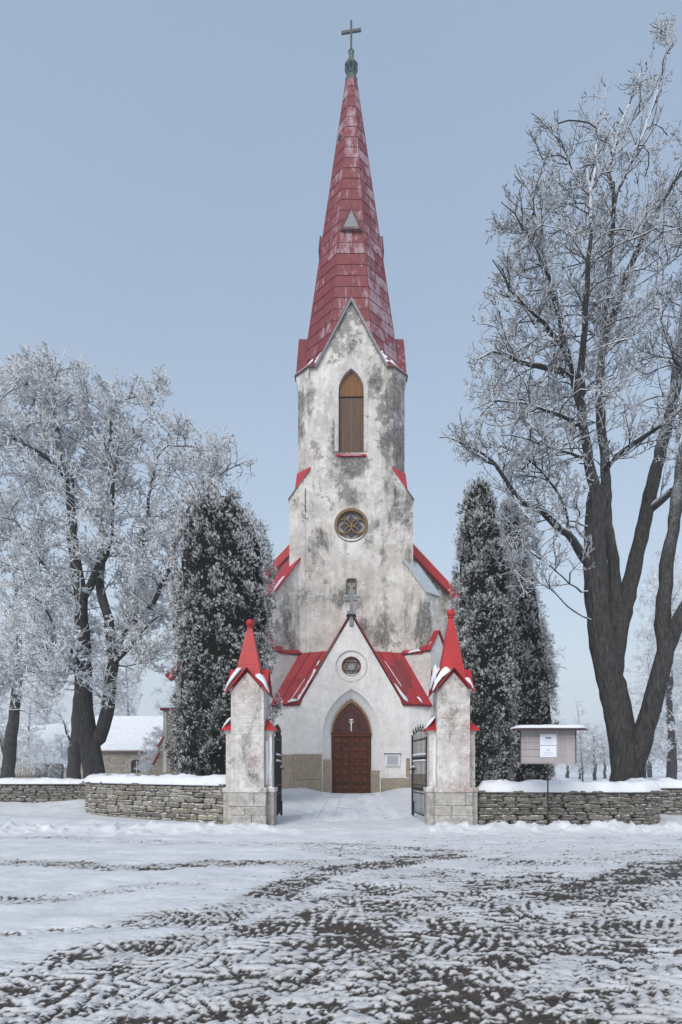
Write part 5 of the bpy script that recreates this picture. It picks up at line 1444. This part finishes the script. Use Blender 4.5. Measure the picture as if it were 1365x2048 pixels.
def ramify(P, par, r, levels, inside, rg):
    """grow ever finer side shoots off a coarse skeleton, one generation at a time"""
    lo_all = 1
    for (rmax, spacing, L0, L1, ang, ns, up, wig, rb, rt_, all_) in levels:
        idx_ = np.arange(1, len(P)); idx_ = idx_[(r[idx_] < rmax) & (r[idx_] > rt_ * .9)]
        if not all_: idx_ = idx_[idx_ >= lo_all]
        D = P[idx_] - P[par[idx_]]; el = np.linalg.norm(D, axis=1); rep = rg.poisson(el / spacing); ii = np.repeat(idx_, rep)
        lo_next = len(P)
        D = P[ii] - P[par[ii]]; D /= np.linalg.norm(D, axis=1)[:, None] + 1e-9
        rv = rg.normal(size=D.shape) + np.array([0, 0, .35]); rv -= (rv * D).sum(1)[:, None] * D; rv /= np.linalg.norm(rv, axis=1)[:, None] + 1e-9
        an = rg.normal(ang, .16, len(ii))[:, None]; d_ = D * np.cos(an) + rv * np.sin(an)
        L_ = rg.uniform(L0, L1, len(ii)); seg = (L_ / ns)[:, None]; pos = P[ii].copy(); parent = ii.copy(); r0 = np.minimum(rb, r[ii] * .75); alive = inside(pos + d_ * seg)
        for k in range(ns):
            d_ = d_ + rg.normal(0, wig, d_.shape) + np.array([0, 0, up]); d_ /= np.linalg.norm(d_, axis=1)[:, None]
            pos = pos + d_ * seg; alive &= inside(pos)
            w = np.where(alive)[0]
            if len(w) == 0: break
            base_ = len(P); P = np.concatenate([P, pos[w]]); par = np.concatenate([par, parent[w]]); r = np.concatenate([r, r0[w] + (rt_ - r0[w]) * (k + 1) / ns])
            parent[w] = base_ + np.arange(len(w))
        lo_all = lo_next
    return P, par, r
def tree(name, label, cat, group, seed, guides, blobs, n_attr, loc, thick=.11, tip=.012, step=.35, infl=3., kill=.6, tw=None, limbmat='limb', twigmat='twig', barkmat='bark', wig=.12, up=.06, iters=90, ex=2.35, inert=.35, ram=None, rslack=1.06):
    P, par, mr_ = grow(seed, guides, blobs, n_attr, step, infl, kill, iters, up, wig, inert)
    r = radii(P, par, mr_, tip, ex)
    if ram: P, par, r = ramify(P, par, r, ram, inside_fn(blobs, rslack), np.random.default_rng(seed + 2))
    rt = root(name, label, cat, loc, 0, group)
    loc = np.array(loc)
    Pl = P - loc
    me1 = skel_mesh('trunk', Pl, par, r, r > thick, 22, MT[barkmat], .26, seed, frost=lambda a: .18 + np.clip((.25 - a) / .3, 0, .4))
    if me1: link('trunk', me1, rt, world=False)
    rg = np.random.default_rng(seed + 5)
    me2 = skel_mesh('branches', Pl, par, r, (r <= thick) & (r > .03), 6, MT[limbmat], .10, seed)
    if me2: tag(link('branches', me2, rt, world=False), kind='stuff')
    me3 = skel_mesh('fine_branches', Pl, par, r, r <= .03, 3, MT[twigmat], 0, seed, frost=lambda a: np.clip(.36 + (.03 - a) * 17, .3, 1))
    if me3: tag(link('fine_branches', me3, rt, world=False), kind='stuff')
    tw = tw or {}
    V_, F_, at = spray_twigs(Pl, par, r, rg, **tw)
    me4 = mesh_np('frosted_twigs', V_, F_, MT[twigmat], False, {'frost': at})
    tag(link('frosted_twigs', me4, rt, world=False), kind='stuff')
    print('TREE', label[:28], len(P), len(F_) * 2 + (len(me3.polygons) * 2 if me3 else 0))
    return rt
def dup_tree(rt, loc, rz, sc, label, group):
    c = rt.copy(); COL.objects.link(c); c.location = loc; c.rotation_euler = (0, 0, rz); c.scale = (sc, sc, sc); c['label'] = label; c['group'] = group
    for ch in list(rt.children):
        d = ch.copy(); COL.objects.link(d); d.parent = c
    return c
def G3(pts, d): return [PP(p[0], p[1], d + (p[2] if len(p) > 2 else 0)) for p in pts]
def BL(px, py, rx, ry, d, rd, dens=1.): return (PP(px, py, d), (rx / F_PX * d, rd, ry / F_PX * d), dens)

# --- the big rimed tree at the right
d = 19.0
guides = [
    (G3([(1256, 1625), (1251, 1540), (1243, 1470), (1228, 1390), (1206, 1290), (1192, 1160), (1190, 1060), (1194, 1000)], d), .47, .32),
    (G3([(1222, 1370, .1), (1240, 1260, .5), (1262, 1160, .9), (1290, 1040, 1.2), (1322, 900, 1.4), (1350, 780, 1.6), (1368, 640, 1.9), (1385, 480, 2), (1400, 330, 2)], d), .31, .07),
    (G3([(1222, 1320, .5), (1232, 1180, .7), (1215, 1050, .8), (1212, 960, .9), (1205, 880, 1)], d), .24, .15),
    (G3([(1194, 1000), (1176, 900, -.3), (1158, 800, -.6), (1138, 720, -.8), (1120, 640, -1), (1098, 560, -1.2), (1080, 490, -1.3), (1070, 410, -1.4)], d), .18, .03),
    (G3([(1205, 900, 1), (1200, 800, .6), (1204, 700, .4), (1214, 600, .2), (1222, 500, 0), (1228, 410, 0), (1222, 330, 0), (1250, 230, 0), (1278, 150, 0)], d), .16, .02),
    (G3([(1206, 690, .4), (1240, 590, 0), (1275, 500, -.3), (1320, 410, -.6), (1370, 330, -.8), (1420, 250, -1)], d), .13, .03),
    (G3([(1160, 810, -.6), (1165, 720, -1.2), (1172, 620, -1.8), (1178, 520, -2), (1182, 430, -2), (1178, 340, -2)], d), .13, .03),
    (G3([(1228, 400, 0), (1262, 320, .3), (1290, 260, .5), (1312, 190, .6), (1332, 110, .7), (1338, 45, .7)], d), .06, .018),
    (G3([(1145, 752, -.8), (1110, 742, -1.2), (1060, 728, -1.8), (1010, 712, -2.2), (985, 704, -2.4), (955, 720, -2.6)], d), .10, .03),
    (G3([(1176, 1135), (1158, 1096, -.4), (1122, 1052, -1.0), (1080, 1022, -1.4), (1036, 994, -1.9), (1006, 950, -2.2), (975, 915, -2.4), (935, 890, -2.6), (895, 876, -2.8)], d), .15, .022),
    (G3([(1140, 1075, -.7), (1130, 1010, -1), (1100, 960, -1.5), (1060, 920, -2), (1000, 890, -2.4)], d), .055, .02),
    (G3([(1178, 1240, 0), (1140, 1215, -.7), (1100, 1180, -1.3), (1066, 1150, -1.8), (1040, 1130, -2.1)], d), .035, .012),
    (G3([(1172, 1050, 0), (1130, 1045, -.9), (1080, 1062, -1.6), (1040, 1060, -2)], d), .035, .012),
    (G3([(1175, 1190, 0), (1140, 1165, -.8), (1100, 1130, -1.4), (1060, 1100, -2), (1036, 1075, -2.4)], d), .035, .014),
    (G3([(1208, 950, .9), (1230, 915, .2), (1262, 890, -.3), (1300, 868, -.8), (1340, 840, -1.2), (1390, 790, -1.6)], d), .12, .04),
    (G3([(1296, 1020, 1.2), (1340, 985, .8), (1390, 960, .4)], d), .16, .08),
    (G3([(1138, 715, -.8), (1100, 660, -1.6), (1050, 610, -2.4), (1010, 560, -3), (985, 520, -3.2)], d), .075, .02),
    (G3([(1098, 560, -1.2), (1066, 480, -1.8), (1030, 430, -2.2), (1000, 405, -2.4)], d), .05, .016),
    (G3([(1222, 500, 0), (1180, 420, .8), (1130, 300, 1.2), (1080, 240, 1.2), (1062, 228, 1.2)], d), .06, .015),
    (G3([(1180, 430, -2), (1190, 330, -1.6), (1200, 240, -1.4), (1215, 175, -1.2)], d), .05, .015),
    (G3([(1165, 850, -.5), (1120, 830, -1.4), (1060, 810, -2.2), (1000, 800, -2.6), (945, 820, -3)], d), .07, .018),
    (G3([(1178, 920, -.2), (1120, 900, -1.4), (1060, 880, -2), (1000, 870, -2.6)], d), .06, .018),
    (G3([(1262, 1560, .0), (1278, 1500, -.2), (1296, 1440, -.5), (1316, 1370, -.7), (1332, 1300, -.8), (1358, 1240, -.9), (1392, 1180, -1.0), (1430, 1080, -1.2)], d), .34, .18),
    (G3([(1334, 1300, -.8), (1326, 1250, -.7), (1333, 1150, -.5), (1348, 1040, -.3), (1362, 940, 0), (1370, 820, .2), (1376, 680, .4), (1372, 540, .6), (1362, 440, .8)], d), .24, .05),
    (G3([(1370, 760, .3), (1340, 690, 1.0), (1322, 620, 1.4), (1330, 520, 1.6)], d), .08, .02),
]
blobs = [BL(1165, 470, 150, 170, d, 3.2, 1.0), BL(1120, 350, 90, 110, d, 2.2, .9), BL(1215, 260, 60, 110, d, 1.6, .9), BL(1290, 330, 100, 160, d, 2.6, .8), BL(1050, 560, 95, 150, d, 2.6),
         BL(1060, 760, 115, 120, d, 3.2, 1.1), BL(1150, 780, 140, 200, d, 3.8, .8), BL(1270, 640, 130, 240, d, 3.6, .6), BL(1020, 860, 120, 60, d - 1.5, 1.6, 1.2), BL(930, 895, 48, 32, d - 2.6, .8, 1.6),
         BL(1090, 960, 130, 85, d - 1, 2.0, 2.6), BL(1090, 1100, 85, 75, d - 1.2, 1.2, 3.5), BL(1050, 1130, 60, 60, d - 2, .8, 4.0), BL(1200, 850, 80, 140, d - .5, 2.6, 1.5), BL(1330, 800, 90, 150, d, 3, .7), BL(1390, 520, 110, 300, d, 3.5, .8), BL(1390, 900, 80, 160, d, 3, .6), BL(985, 720, 50, 50, d - 2.2, 1.2, 1.4),
         BL(1325, 120, 30, 95, d + .6, .8, 3.6), BL(1270, 170, 25, 40, d, .6, 1.3)]
tree('bare_tree', 'tall rimed bare tree with a massive forked trunk behind the right wall', 'tree', 'rimed trees in the churchyard', 3, guides, blobs, 620, PP(1246, 1560, d)[:2] + (0,),
     step=.32, infl=4.5, kill=.95, tip=.026, wig=.12, up=.10, inert=.8, ex=2.5,
     ram=[(.14, .46, .7, 1.8, .80, 6, .07, .13, .026, .011, True), (.03, .17, .28, .62, .78, 3, .08, .16, .013, .0095, False), (.013, .30, .15, .3, .8, 2, .06, .15, .010, .009, False)],
     tw=dict(thr=.014, per=.62, length=.15, rad=.0105, sub=2, spread=.8, fz=(.35, 1.0), upb=.30), rslack=1.22)

# --- the dense hoar frosted tree at the left
d = 26.0
guides = [
    (G3([(190, 1590), (188, 1540), (180, 1490), (168, 1420), (166, 1340), (164, 1240), (158, 1160), (148, 1090), (142, 1010), (138, 950), (120, 890), (110, 820), (112, 760)], d), .48, .06),
    (G3([(196, 1500), (212, 1430), (222, 1370), (226, 1310), (218, 1240), (200, 1180), (206, 1100), (210, 1020), (214, 940), (222, 860), (240, 790)], d), .31, .05),
    (G3([(165, 1200), (192, 1152, -.6), (218, 1095, -1), (226, 1040, -1.2), (228, 960, -1.4), (240, 880, -1.4)], d), .20, .04),
    (G3([(138, 960), (100, 920, -.8), (60, 895, -1.2), (20, 870, -1.6), (-30, 850, -2)], d), .14, .05),
    (G3([(222, 1330), (262, 1240, .6), (284, 1160, .8), (290, 1080, .9), (300, 980, 1), (320, 900, 1)], d), .17, .04),
    (G3([(250, 1260), (290, 1220, -.6), (330, 1160, -.9), (345, 1110, -1), (370, 1040, -1.2), (420, 970, -1.4), (470, 930, -1.5), (510, 920, -1.5)], d), .15, .02),
    (G3([(225, 1340), (270, 1280, -1), (320, 1230, -1.6), (360, 1210, -2)], d), .09, .03),
    (G3([(166, 1320), (140, 1300, -1.2), (110, 1290, -2), (70, 1310, -2.6), (30, 1340, -3)], d), .09, .03),
    (G3([(160, 1200), (110, 1150, 1), (60, 1100, 1.6), (10, 1060, 2)], d), .13, .04),
    (G3([(120, 890), (90, 800, 1), (60, 740, 1.4), (40, 710, 1.5)], d), .07, .02),
    (G3([(214, 940), (270, 880, 1), (310, 800, 1.6), (320, 745, 1.8)], d), .07, .016),
    (G3([(225, 1340), (280, 1330, .6), (320, 1320, 1)], d), .05, .02),
]
blobs = [BL(110, 800, 110, 100, d, 4.2, 1.5), BL(30, 900, 110, 170, d, 4.5, .9), BL(210, 860, 110, 120, d, 4.5, 1.2), BL(300, 930, 100, 120, d, 4.2, 1.1), BL(410, 940, 85, 90, d, 3.2, 1.2), BL(480, 945, 34, 38, d - 1.5, 1.4, 1.3), BL(130, 1030, 150, 150, d, 5, .7),
         BL(280, 1090, 130, 130, d, 4.6, .75), BL(60, 1180, 110, 150, d, 5, .8), BL(220, 1220, 150, 130, d, 4.8, .7), BL(60, 1320, 110, 85, d - 2, 3, 2.2), BL(180, 1340, 130, 70, d - 2, 3, 2.2), BL(300, 1310, 80, 90, d - 1, 3, 2.0), BL(-60, 1050, 90, 260, d, 4, .35),
         BL(322, 780, 24, 42, d + 1.6, .9, 1.6), BL(400, 870, 40, 35, d, 1.4, 1.3), BL(90, 725, 50, 38, d, 2, 1.2)]
tree('frosted_tree', 'broad tree densely coated in hoar frost with dark forked trunk behind the left wall', 'tree', 'rimed trees in the churchyard', 21, guides, blobs, 560, PP(190, 1560, d)[:2] + (0,),
     step=.42, infl=5.5, kill=1.15, tip=.030, wig=.16, up=.06, inert=.7, ex=2.5, twigmat='twigl', limbmat='limb',
     ram=[(.16, .36, .8, 1.9, .85, 6, .05, .16, .030, .015, True), (.034, .20, .35, .75, .85, 3, .05, .2, .018, .015, False)],
     tw=dict(thr=.019, per=1.15, length=.26, rad=.023, sub=4, spread=1.1, fz=(.45, 1.0), upb=.12, droop=.05), rslack=1.12)

# slimmer trees farther left
def small_tree(seed, d, name, label, group, trunk, r0, blobs, n_attr, extra=(), cat='tree', **k):
    guides = [(G3(trunk, d), r0, .04)] + [(G3(e, d), r_, .02) for e, r_ in extra]
    kw = dict(step=.5, infl=3.8, kill=.75, tip=.016, wig=.2, twigmat='twigl', tw=dict(thr=.09, per=2.6, length=.55, rad=.026, sub=3, spread=1.0, fz=(.5, 1.), upb=.12)); kw.update(k)
    return tree(name, label, cat, group, seed, guides, blobs, n_attr, PP(trunk[0][0], 1560, d)[:2] + (0,), **kw)
t1 = small_tree(31, 36, 'frosted_tree', 'slim dark trunked rimed tree at the left edge with a low side fork', 'rimed trees in the churchyard',
    [(14, 1575), (18, 1520), (28, 1440), (34, 1380), (38, 1300), (30, 1200), (34, 1100)], .42,
    [BL(40, 1250, 90, 130, 36, 4), BL(-20, 1350, 60, 90, 36, 3, .8), BL(70, 1400, 50, 40, 34, 2, 1.2)], 1300,
    extra=[([(14, 1520), (4, 1480), (-10, 1440), (-30, 1380)], .2), ([(30, 1420), (60, 1425, -1), (95, 1440, -1.6)], .07)])
t2 = small_tree(32, 34, 'frosted_tree', 'rimed tree with a straight trunk just left of the broad forked one', 'rimed trees in the churchyard',
    [(148, 1580), (148, 1520), (154, 1440), (156, 1380), (160, 1300), (150, 1220)], .42,
    [BL(140, 1300, 80, 90, 34, 3.5), BL(110, 1420, 34, 40, 33, 1.5, 1.), BL(230, 1380, 60, 50, 34, 2.5)], 1000,
    extra=[([(146, 1500), (130, 1450, -.4), (118, 1410, -.6)], .08)])
t3 = small_tree(33, 52, 'frosted_tree', 'pale frosted tree in the mist behind the far right trunks', 'pale frosted trees in the mist',
    [(1345, 1590), (1345, 1500), (1340, 1400), (1345, 1300), (1340, 1200)], .4,
    [BL(1340, 1250, 70, 160, 52, 5), BL(1330, 1430, 80, 100, 52, 5)], 1500)
t4 = small_tree(34, 40, 'frosted_tree', 'rimed tree half hidden behind the right thujas with drooping twigs', 'pale frosted trees in the mist',
    [(1075, 1590), (1075, 1500), (1080, 1400), (1085, 1320), (1085, 1260)], .25,
    [BL(1105, 1350, 32, 62, 40, 2.5), BL(1085, 1270, 22, 36, 40, 1.5)], 420, step=.4)
grpb = 'pale frosted trees in the mist'
t5 = small_tree(35, 60, 'frosted_tree', 'rounded bushy tree in the mist just right of the notice board', grpb,
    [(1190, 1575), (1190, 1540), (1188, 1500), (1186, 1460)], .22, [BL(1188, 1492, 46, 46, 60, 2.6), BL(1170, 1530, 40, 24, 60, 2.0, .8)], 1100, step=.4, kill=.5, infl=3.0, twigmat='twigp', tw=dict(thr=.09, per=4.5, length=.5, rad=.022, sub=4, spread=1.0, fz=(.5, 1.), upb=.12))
t6 = small_tree(36, 60, 'frosted_tree', 'tall bushy tree in the mist behind the right hand trunks', grpb,
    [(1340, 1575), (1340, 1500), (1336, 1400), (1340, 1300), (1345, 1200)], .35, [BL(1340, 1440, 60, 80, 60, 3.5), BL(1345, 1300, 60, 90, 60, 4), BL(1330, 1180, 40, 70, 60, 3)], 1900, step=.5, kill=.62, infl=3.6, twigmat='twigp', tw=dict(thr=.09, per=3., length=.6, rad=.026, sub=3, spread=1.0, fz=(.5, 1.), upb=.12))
pale = [
    (t5, 1136, 82, 1.25, 2.0, 'bushy tree in the mist directly behind the notice board'),
    (t5, 1225, 95, 1.25, 3.1, 'bushy tree in the mist touching the massive trunk on its left'),
    (t5, 1165, 120, 1.7, 4.4, 'taller bushy crown in the mist behind the rounded one'),
    (t5, 1160, 72, .75, 3.3, 'small rounded bushy tree in the mist at the foot of the taller crowns'),
    (t5, 1210, 78, 1.0, 5.6, 'bushy tree in the mist between the rounded one and the massive trunk'),
    (t5, 1105, 105, 1.9, 5.0, 'bushy tree in the mist between thujas and notice board'),
    (t5, 1290, 70, 1.2, .7, 'bushy tree in the mist low between the two stems of the massive tree'),
    (t6, 1300, 85, 1.0, 2.6, 'tall pale tree in the mist seen in the fork of the massive tree'),
    (t6, 1395, 75, 1.05, 1.2, 'tall pale tree in the mist cut by the right edge'),
    (t5, 1350, 64, 1.1, 1.9, 'low bushy tree in the mist at the foot of the right edge trunks'),
    (t6, 255, 76, .85, 4.2, 'pale frosted tree rising behind the snowy house roof'),
    (t6, 360, 84, .8, 2.9, 'pale frosted tree behind the nave buttress'),
    (t6, 95, 100, .9, 5.2, 'pale frosted tree behind the barn roof'),
    (t6, 205, 66, .75, 2.1, 'pale frosted tree between the forked trunk and the stone house'),
    (t6, -20, 70, .9, 4.0, 'pale frosted tree beyond the left edge trunk'),
    (t5, 20, 54, .9, 2.7, 'small bushy frosted tree in front of the barn roof at the left edge'),
    (t6, 60, 62, .5, .4, 'short frosted tree standing before the barn'),
    (t5, 330, 47, .8, .9, 'small bushy frosted tree close behind the left thuja'),
    (t5, 125, 68, .9, 1.3, 'small bushy frosted tree in front of the barn'),
]
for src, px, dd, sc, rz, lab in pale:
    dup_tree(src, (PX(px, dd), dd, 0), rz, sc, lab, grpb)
# frosted shrub behind the left wall
sg = []
for i in range(9):
    a = i / 9 * 6.28; sg.append((G3([(82 + 4 * math.cos(a), 1570), (82 + 18 * math.cos(a), 1545, math.sin(a) * .5), (82 + 36 * math.cos(a), 1520, math.sin(a))], 40), .035, .015))
tree('frosted_shrub', 'round pale frosted shrub in front of the shed behind the left wall', 'shrub', None, 41, sg, [BL(84, 1522, 46, 34, 40, 1.6), BL(100, 1545, 30, 20, 40, 1.2)], 700, PP(82, 1570, 40)[:2] + (0,),
     step=.22, infl=2., kill=.32, tip=.012, twigmat='twigl', tw=dict(thr=.08, per=2.2, length=.30, rad=.02, sub=3, spread=1., fz=(.6, 1.), upb=.1))
# thin young tree right of the notice board
tree('young_tree', 'thin dark young tree in front of the misty trees right of the notice board', 'tree', None, 43, [(G3([(1166, 1565), (1163, 1500), (1158, 1440), (1152, 1400)], 38), .06, .02)], [BL(1160, 1455, 26, 50, 38, 1.2)], 160, PP(1166, 1560, 38)[:2] + (0,),
     step=.25, infl=2., kill=.4, tip=.012, twigmat='twigl', tw=dict(thr=.08, per=1.2, length=.35, rad=.016, sub=2, spread=1., fz=(.4, .9), upb=.1))

# --- thujas
def thuja(name, label, cx, d, prof, n_spray, seed, fr_bias=0., size=.17):
    """prof: (py, half width in px) from foot to top"""
    rg = np.random.default_rng(seed)
    xc = PX(cx, d); zs = np.array([PZ(p[0], d) for p in prof]); hw = np.array([p[1] / F_PX * d for p in prof]); off = np.array([(p[2] if len(p) > 2 else 0) / F_PX * d for p in prof])
    zt_ = zs[-1]
    # clumps: each a tuft of fronds standing out from the column, with gaps between
    nc_ = n_spray // 26
    zc_ = rg.uniform(zs[0], zt_ - .1, nc_ * 2); wgt = np.interp(zc_, zs, hw); keep = rg.random(len(zc_)) < wgt / hw.max() + .10; zc_ = zc_[keep][:nc_]; nc_ = len(zc_)
    tc_ = rg.uniform(0, 2 * np.pi, nc_)
    Rc = np.interp(zc_, zs, hw); big = fbm(tc_ * 1.9 + 10, zc_ * .55, 3, seed) - .5
    Rc = Rc * (1 + .42 * big) * rg.uniform(.80, 1.04, nc_)
    cs_ = rg.uniform(.16, .34, nc_) * size / .15
    ci = np.repeat(np.arange(nc_), 26); m = len(ci)
    th, z = tc_[ci], zc_[ci]
    outd = np.stack([np.cos(th), np.sin(th), np.zeros(m)], 1); tdir = np.stack([-np.sin(th), np.cos(th), np.zeros(m)], 1)
    base_ = np.stack([(Rc[ci] - .10) * np.cos(th) + np.interp(z, zs, off), (Rc[ci] - .10) * np.sin(th) * .95, z], 1)
    dv = rg.normal(size=(m, 3)); dv /= np.linalg.norm(dv, axis=1)[:, None]
    dv = dv + outd * .75 + np.array([0, 0, .35]); dv /= np.linalg.norm(dv, axis=1)[:, None]
    rr0 = rg.random(m) ** .6; C_ = base_ + dv * np.array([1, 1, 1.5]) * (cs_[ci] * rr0)[:, None]; depth = 1 - rr0
    tonec = rg.normal(0, .10, nc_)[ci]
    X = dv * .8 + np.array([0, 0, .55]) + tdir * rg.normal(0, .3, (m, 1)); X /= np.linalg.norm(X, axis=1)[:, None]
    Y = np.cross(X, outd + rg.normal(0, .7, (m, 3))); Y /= np.linalg.norm(Y, axis=1)[:, None]; Zz = np.cross(X, Y)
    s_ = size * rg.uniform(.55, 1.25, m)
    # frond template: a curved stem of five narrow lobes
    T = []; Fr = []
    def tri(a, b, c, f): T.extend([a, b, c]); Fr.extend(f)
    tri((0, -.10, 0), (0, .10, 0), (.62, 0, .06), (0, 0, .6)); tri((.55, -.10, .05), (.55, .10, .05), (1.05, .02, -.06), (.5, .5, 1.1))
    tri((.15, 0, .0), (.32, .05, .02), (.55, .42, -.05), (.1, .4, 1.1)); tri((.15, 0, .0), (.32, -.05, .02), (.55, -.42, -.05), (.1, .4, 1.1))
    tri((.42, 0, .05), (.58, .05, .04), (.88, .34, -.10), (.4, .5, 1.15)); tri((.42, 0, .05), (.58, -.05, .04), (.88, -.34, -.10), (.4, .5, 1.15))
    tri((.02, 0, 0), (.12, .06, 0), (.2, .36, .1), (0, .2, .9))
    T = np.array(T); Fr = np.array(Fr)
    V_ = C_[:, None, :] + (X[:, None, :] * T[None, :, 0:1] + Y[:, None, :] * T[None, :, 1:2] + Zz[:, None, :] * T[None, :, 2:3]) * s_[:, None, None]
    k = len(T); F_ = np.arange(m * k).reshape(-1, 3)
    cl = fbm(th * 5 + 3, z * 1.6, 3, seed + 20)
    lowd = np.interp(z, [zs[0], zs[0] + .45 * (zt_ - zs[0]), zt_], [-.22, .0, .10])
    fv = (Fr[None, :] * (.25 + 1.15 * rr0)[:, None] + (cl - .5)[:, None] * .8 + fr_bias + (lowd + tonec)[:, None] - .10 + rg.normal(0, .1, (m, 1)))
    rt = root(name, label, 'thuja', (xc, d, 0), 0, 'thujas flanking the church')
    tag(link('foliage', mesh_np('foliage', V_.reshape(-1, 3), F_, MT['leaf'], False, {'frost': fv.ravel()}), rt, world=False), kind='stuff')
    # dark inner mass of twigs
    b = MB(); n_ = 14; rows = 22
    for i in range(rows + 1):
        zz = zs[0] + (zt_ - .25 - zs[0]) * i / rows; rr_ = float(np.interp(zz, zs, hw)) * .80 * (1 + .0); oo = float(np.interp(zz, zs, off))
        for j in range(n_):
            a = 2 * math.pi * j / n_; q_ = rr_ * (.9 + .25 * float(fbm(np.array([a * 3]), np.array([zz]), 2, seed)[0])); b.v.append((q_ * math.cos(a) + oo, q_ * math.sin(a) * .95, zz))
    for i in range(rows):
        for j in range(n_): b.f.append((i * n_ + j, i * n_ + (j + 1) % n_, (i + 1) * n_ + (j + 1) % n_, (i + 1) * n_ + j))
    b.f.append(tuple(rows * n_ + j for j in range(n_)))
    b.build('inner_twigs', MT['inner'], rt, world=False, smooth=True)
    MB().tube((0, 0, -.1), (0, 0, zs[0] + .6), .16, .12, 10).build('trunk', MT['bark'], rt, world=False)
    return rt
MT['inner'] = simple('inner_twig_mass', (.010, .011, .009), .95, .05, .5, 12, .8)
thuja('thuja', 'broad columnar thuja left of the church behind the left gate pillar', 446, 21.5,
      [(1566, 90, 0), (1540, 100, -2), (1480, 102, -1), (1400, 98, 4), (1300, 97, 4), (1200, 98, 4), (1120, 95, 2), (1070, 88, -2), (1035, 77, -8), (1016, 64, -8), (1004, 48, -10), (997, 26, -12)], 34000, 61, .06, .13)
thuja('thuja', 'tallest thuja directly right of the church behind the right gate pillar', 968, 21.0,
      [(1575, 52, 0), (1540, 60, 0), (1440, 63, 2), (1300, 60, 0), (1180, 56, -2), (1080, 45, -6), (1020, 34, -9), (985, 23, -11), (962, 9, -13)], 28000, 62, .08, .125)
thuja('thuja', 'narrower thuja leaning against the right side of the tallest one', 1058, 22.8,
      [(1575, 42, 0), (1520, 50, 2), (1440, 50, 2), (1340, 46, -2), (1260, 42, -10), (1180, 36, -20), (1100, 29, -30), (1050, 23, -37), (1000, 8, -42)], 20000, 63, .12, .125)

# --- far wood closing the horizon
def far_wood():
    rg = np.random.default_rng(77); m = 16000
    ang_ = rg.uniform(-1.0, 1.0, m); dist = rg.uniform(150, 260, m); x = np.sin(ang_) * dist; y = np.cos(ang_) * dist + 20
    hmax = 3.5 + 9 * fbm(x * .05, y * .05, 3, 3); z = rg.uniform(0, 1, m) * hmax
    up_ = rg.normal(size=(m, 3)) * .9 + np.array([0, 0, .8]); up_ /= np.linalg.norm(up_, axis=1)[:, None]
    P0 = np.stack([x, y, z], 1); P1 = P0 + up_ * rg.uniform(.8, 2.4, (m, 1))
    fr = rg.uniform(.4, 1, m)
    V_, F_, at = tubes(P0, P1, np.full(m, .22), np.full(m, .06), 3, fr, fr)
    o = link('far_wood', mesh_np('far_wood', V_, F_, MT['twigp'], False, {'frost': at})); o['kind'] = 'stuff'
far_wood()

# ------------------------------------------------------------------ winter mist
hz = MB().box(-430, 430, -70, 650, -1.2, 49).build('haze', None); hz['kind'] = 'stuff'
m_ = bpy.data.materials.new('mist'); m_.use_nodes = True; m_.node_tree.nodes.clear()
o_ = m_.node_tree.nodes.new('ShaderNodeOutputMaterial'); v_ = m_.node_tree.nodes.new('ShaderNodeVolumePrincipled')
v_.inputs['Color'].default_value = (.86, .91, .97, 1); v_.inputs['Density'].default_value = HAZE; v_.inputs['Anisotropy'].default_value = .2
m_.node_tree.links.new(v_.outputs[0], o_.inputs['Volume']); hz.data.materials.append(m_)
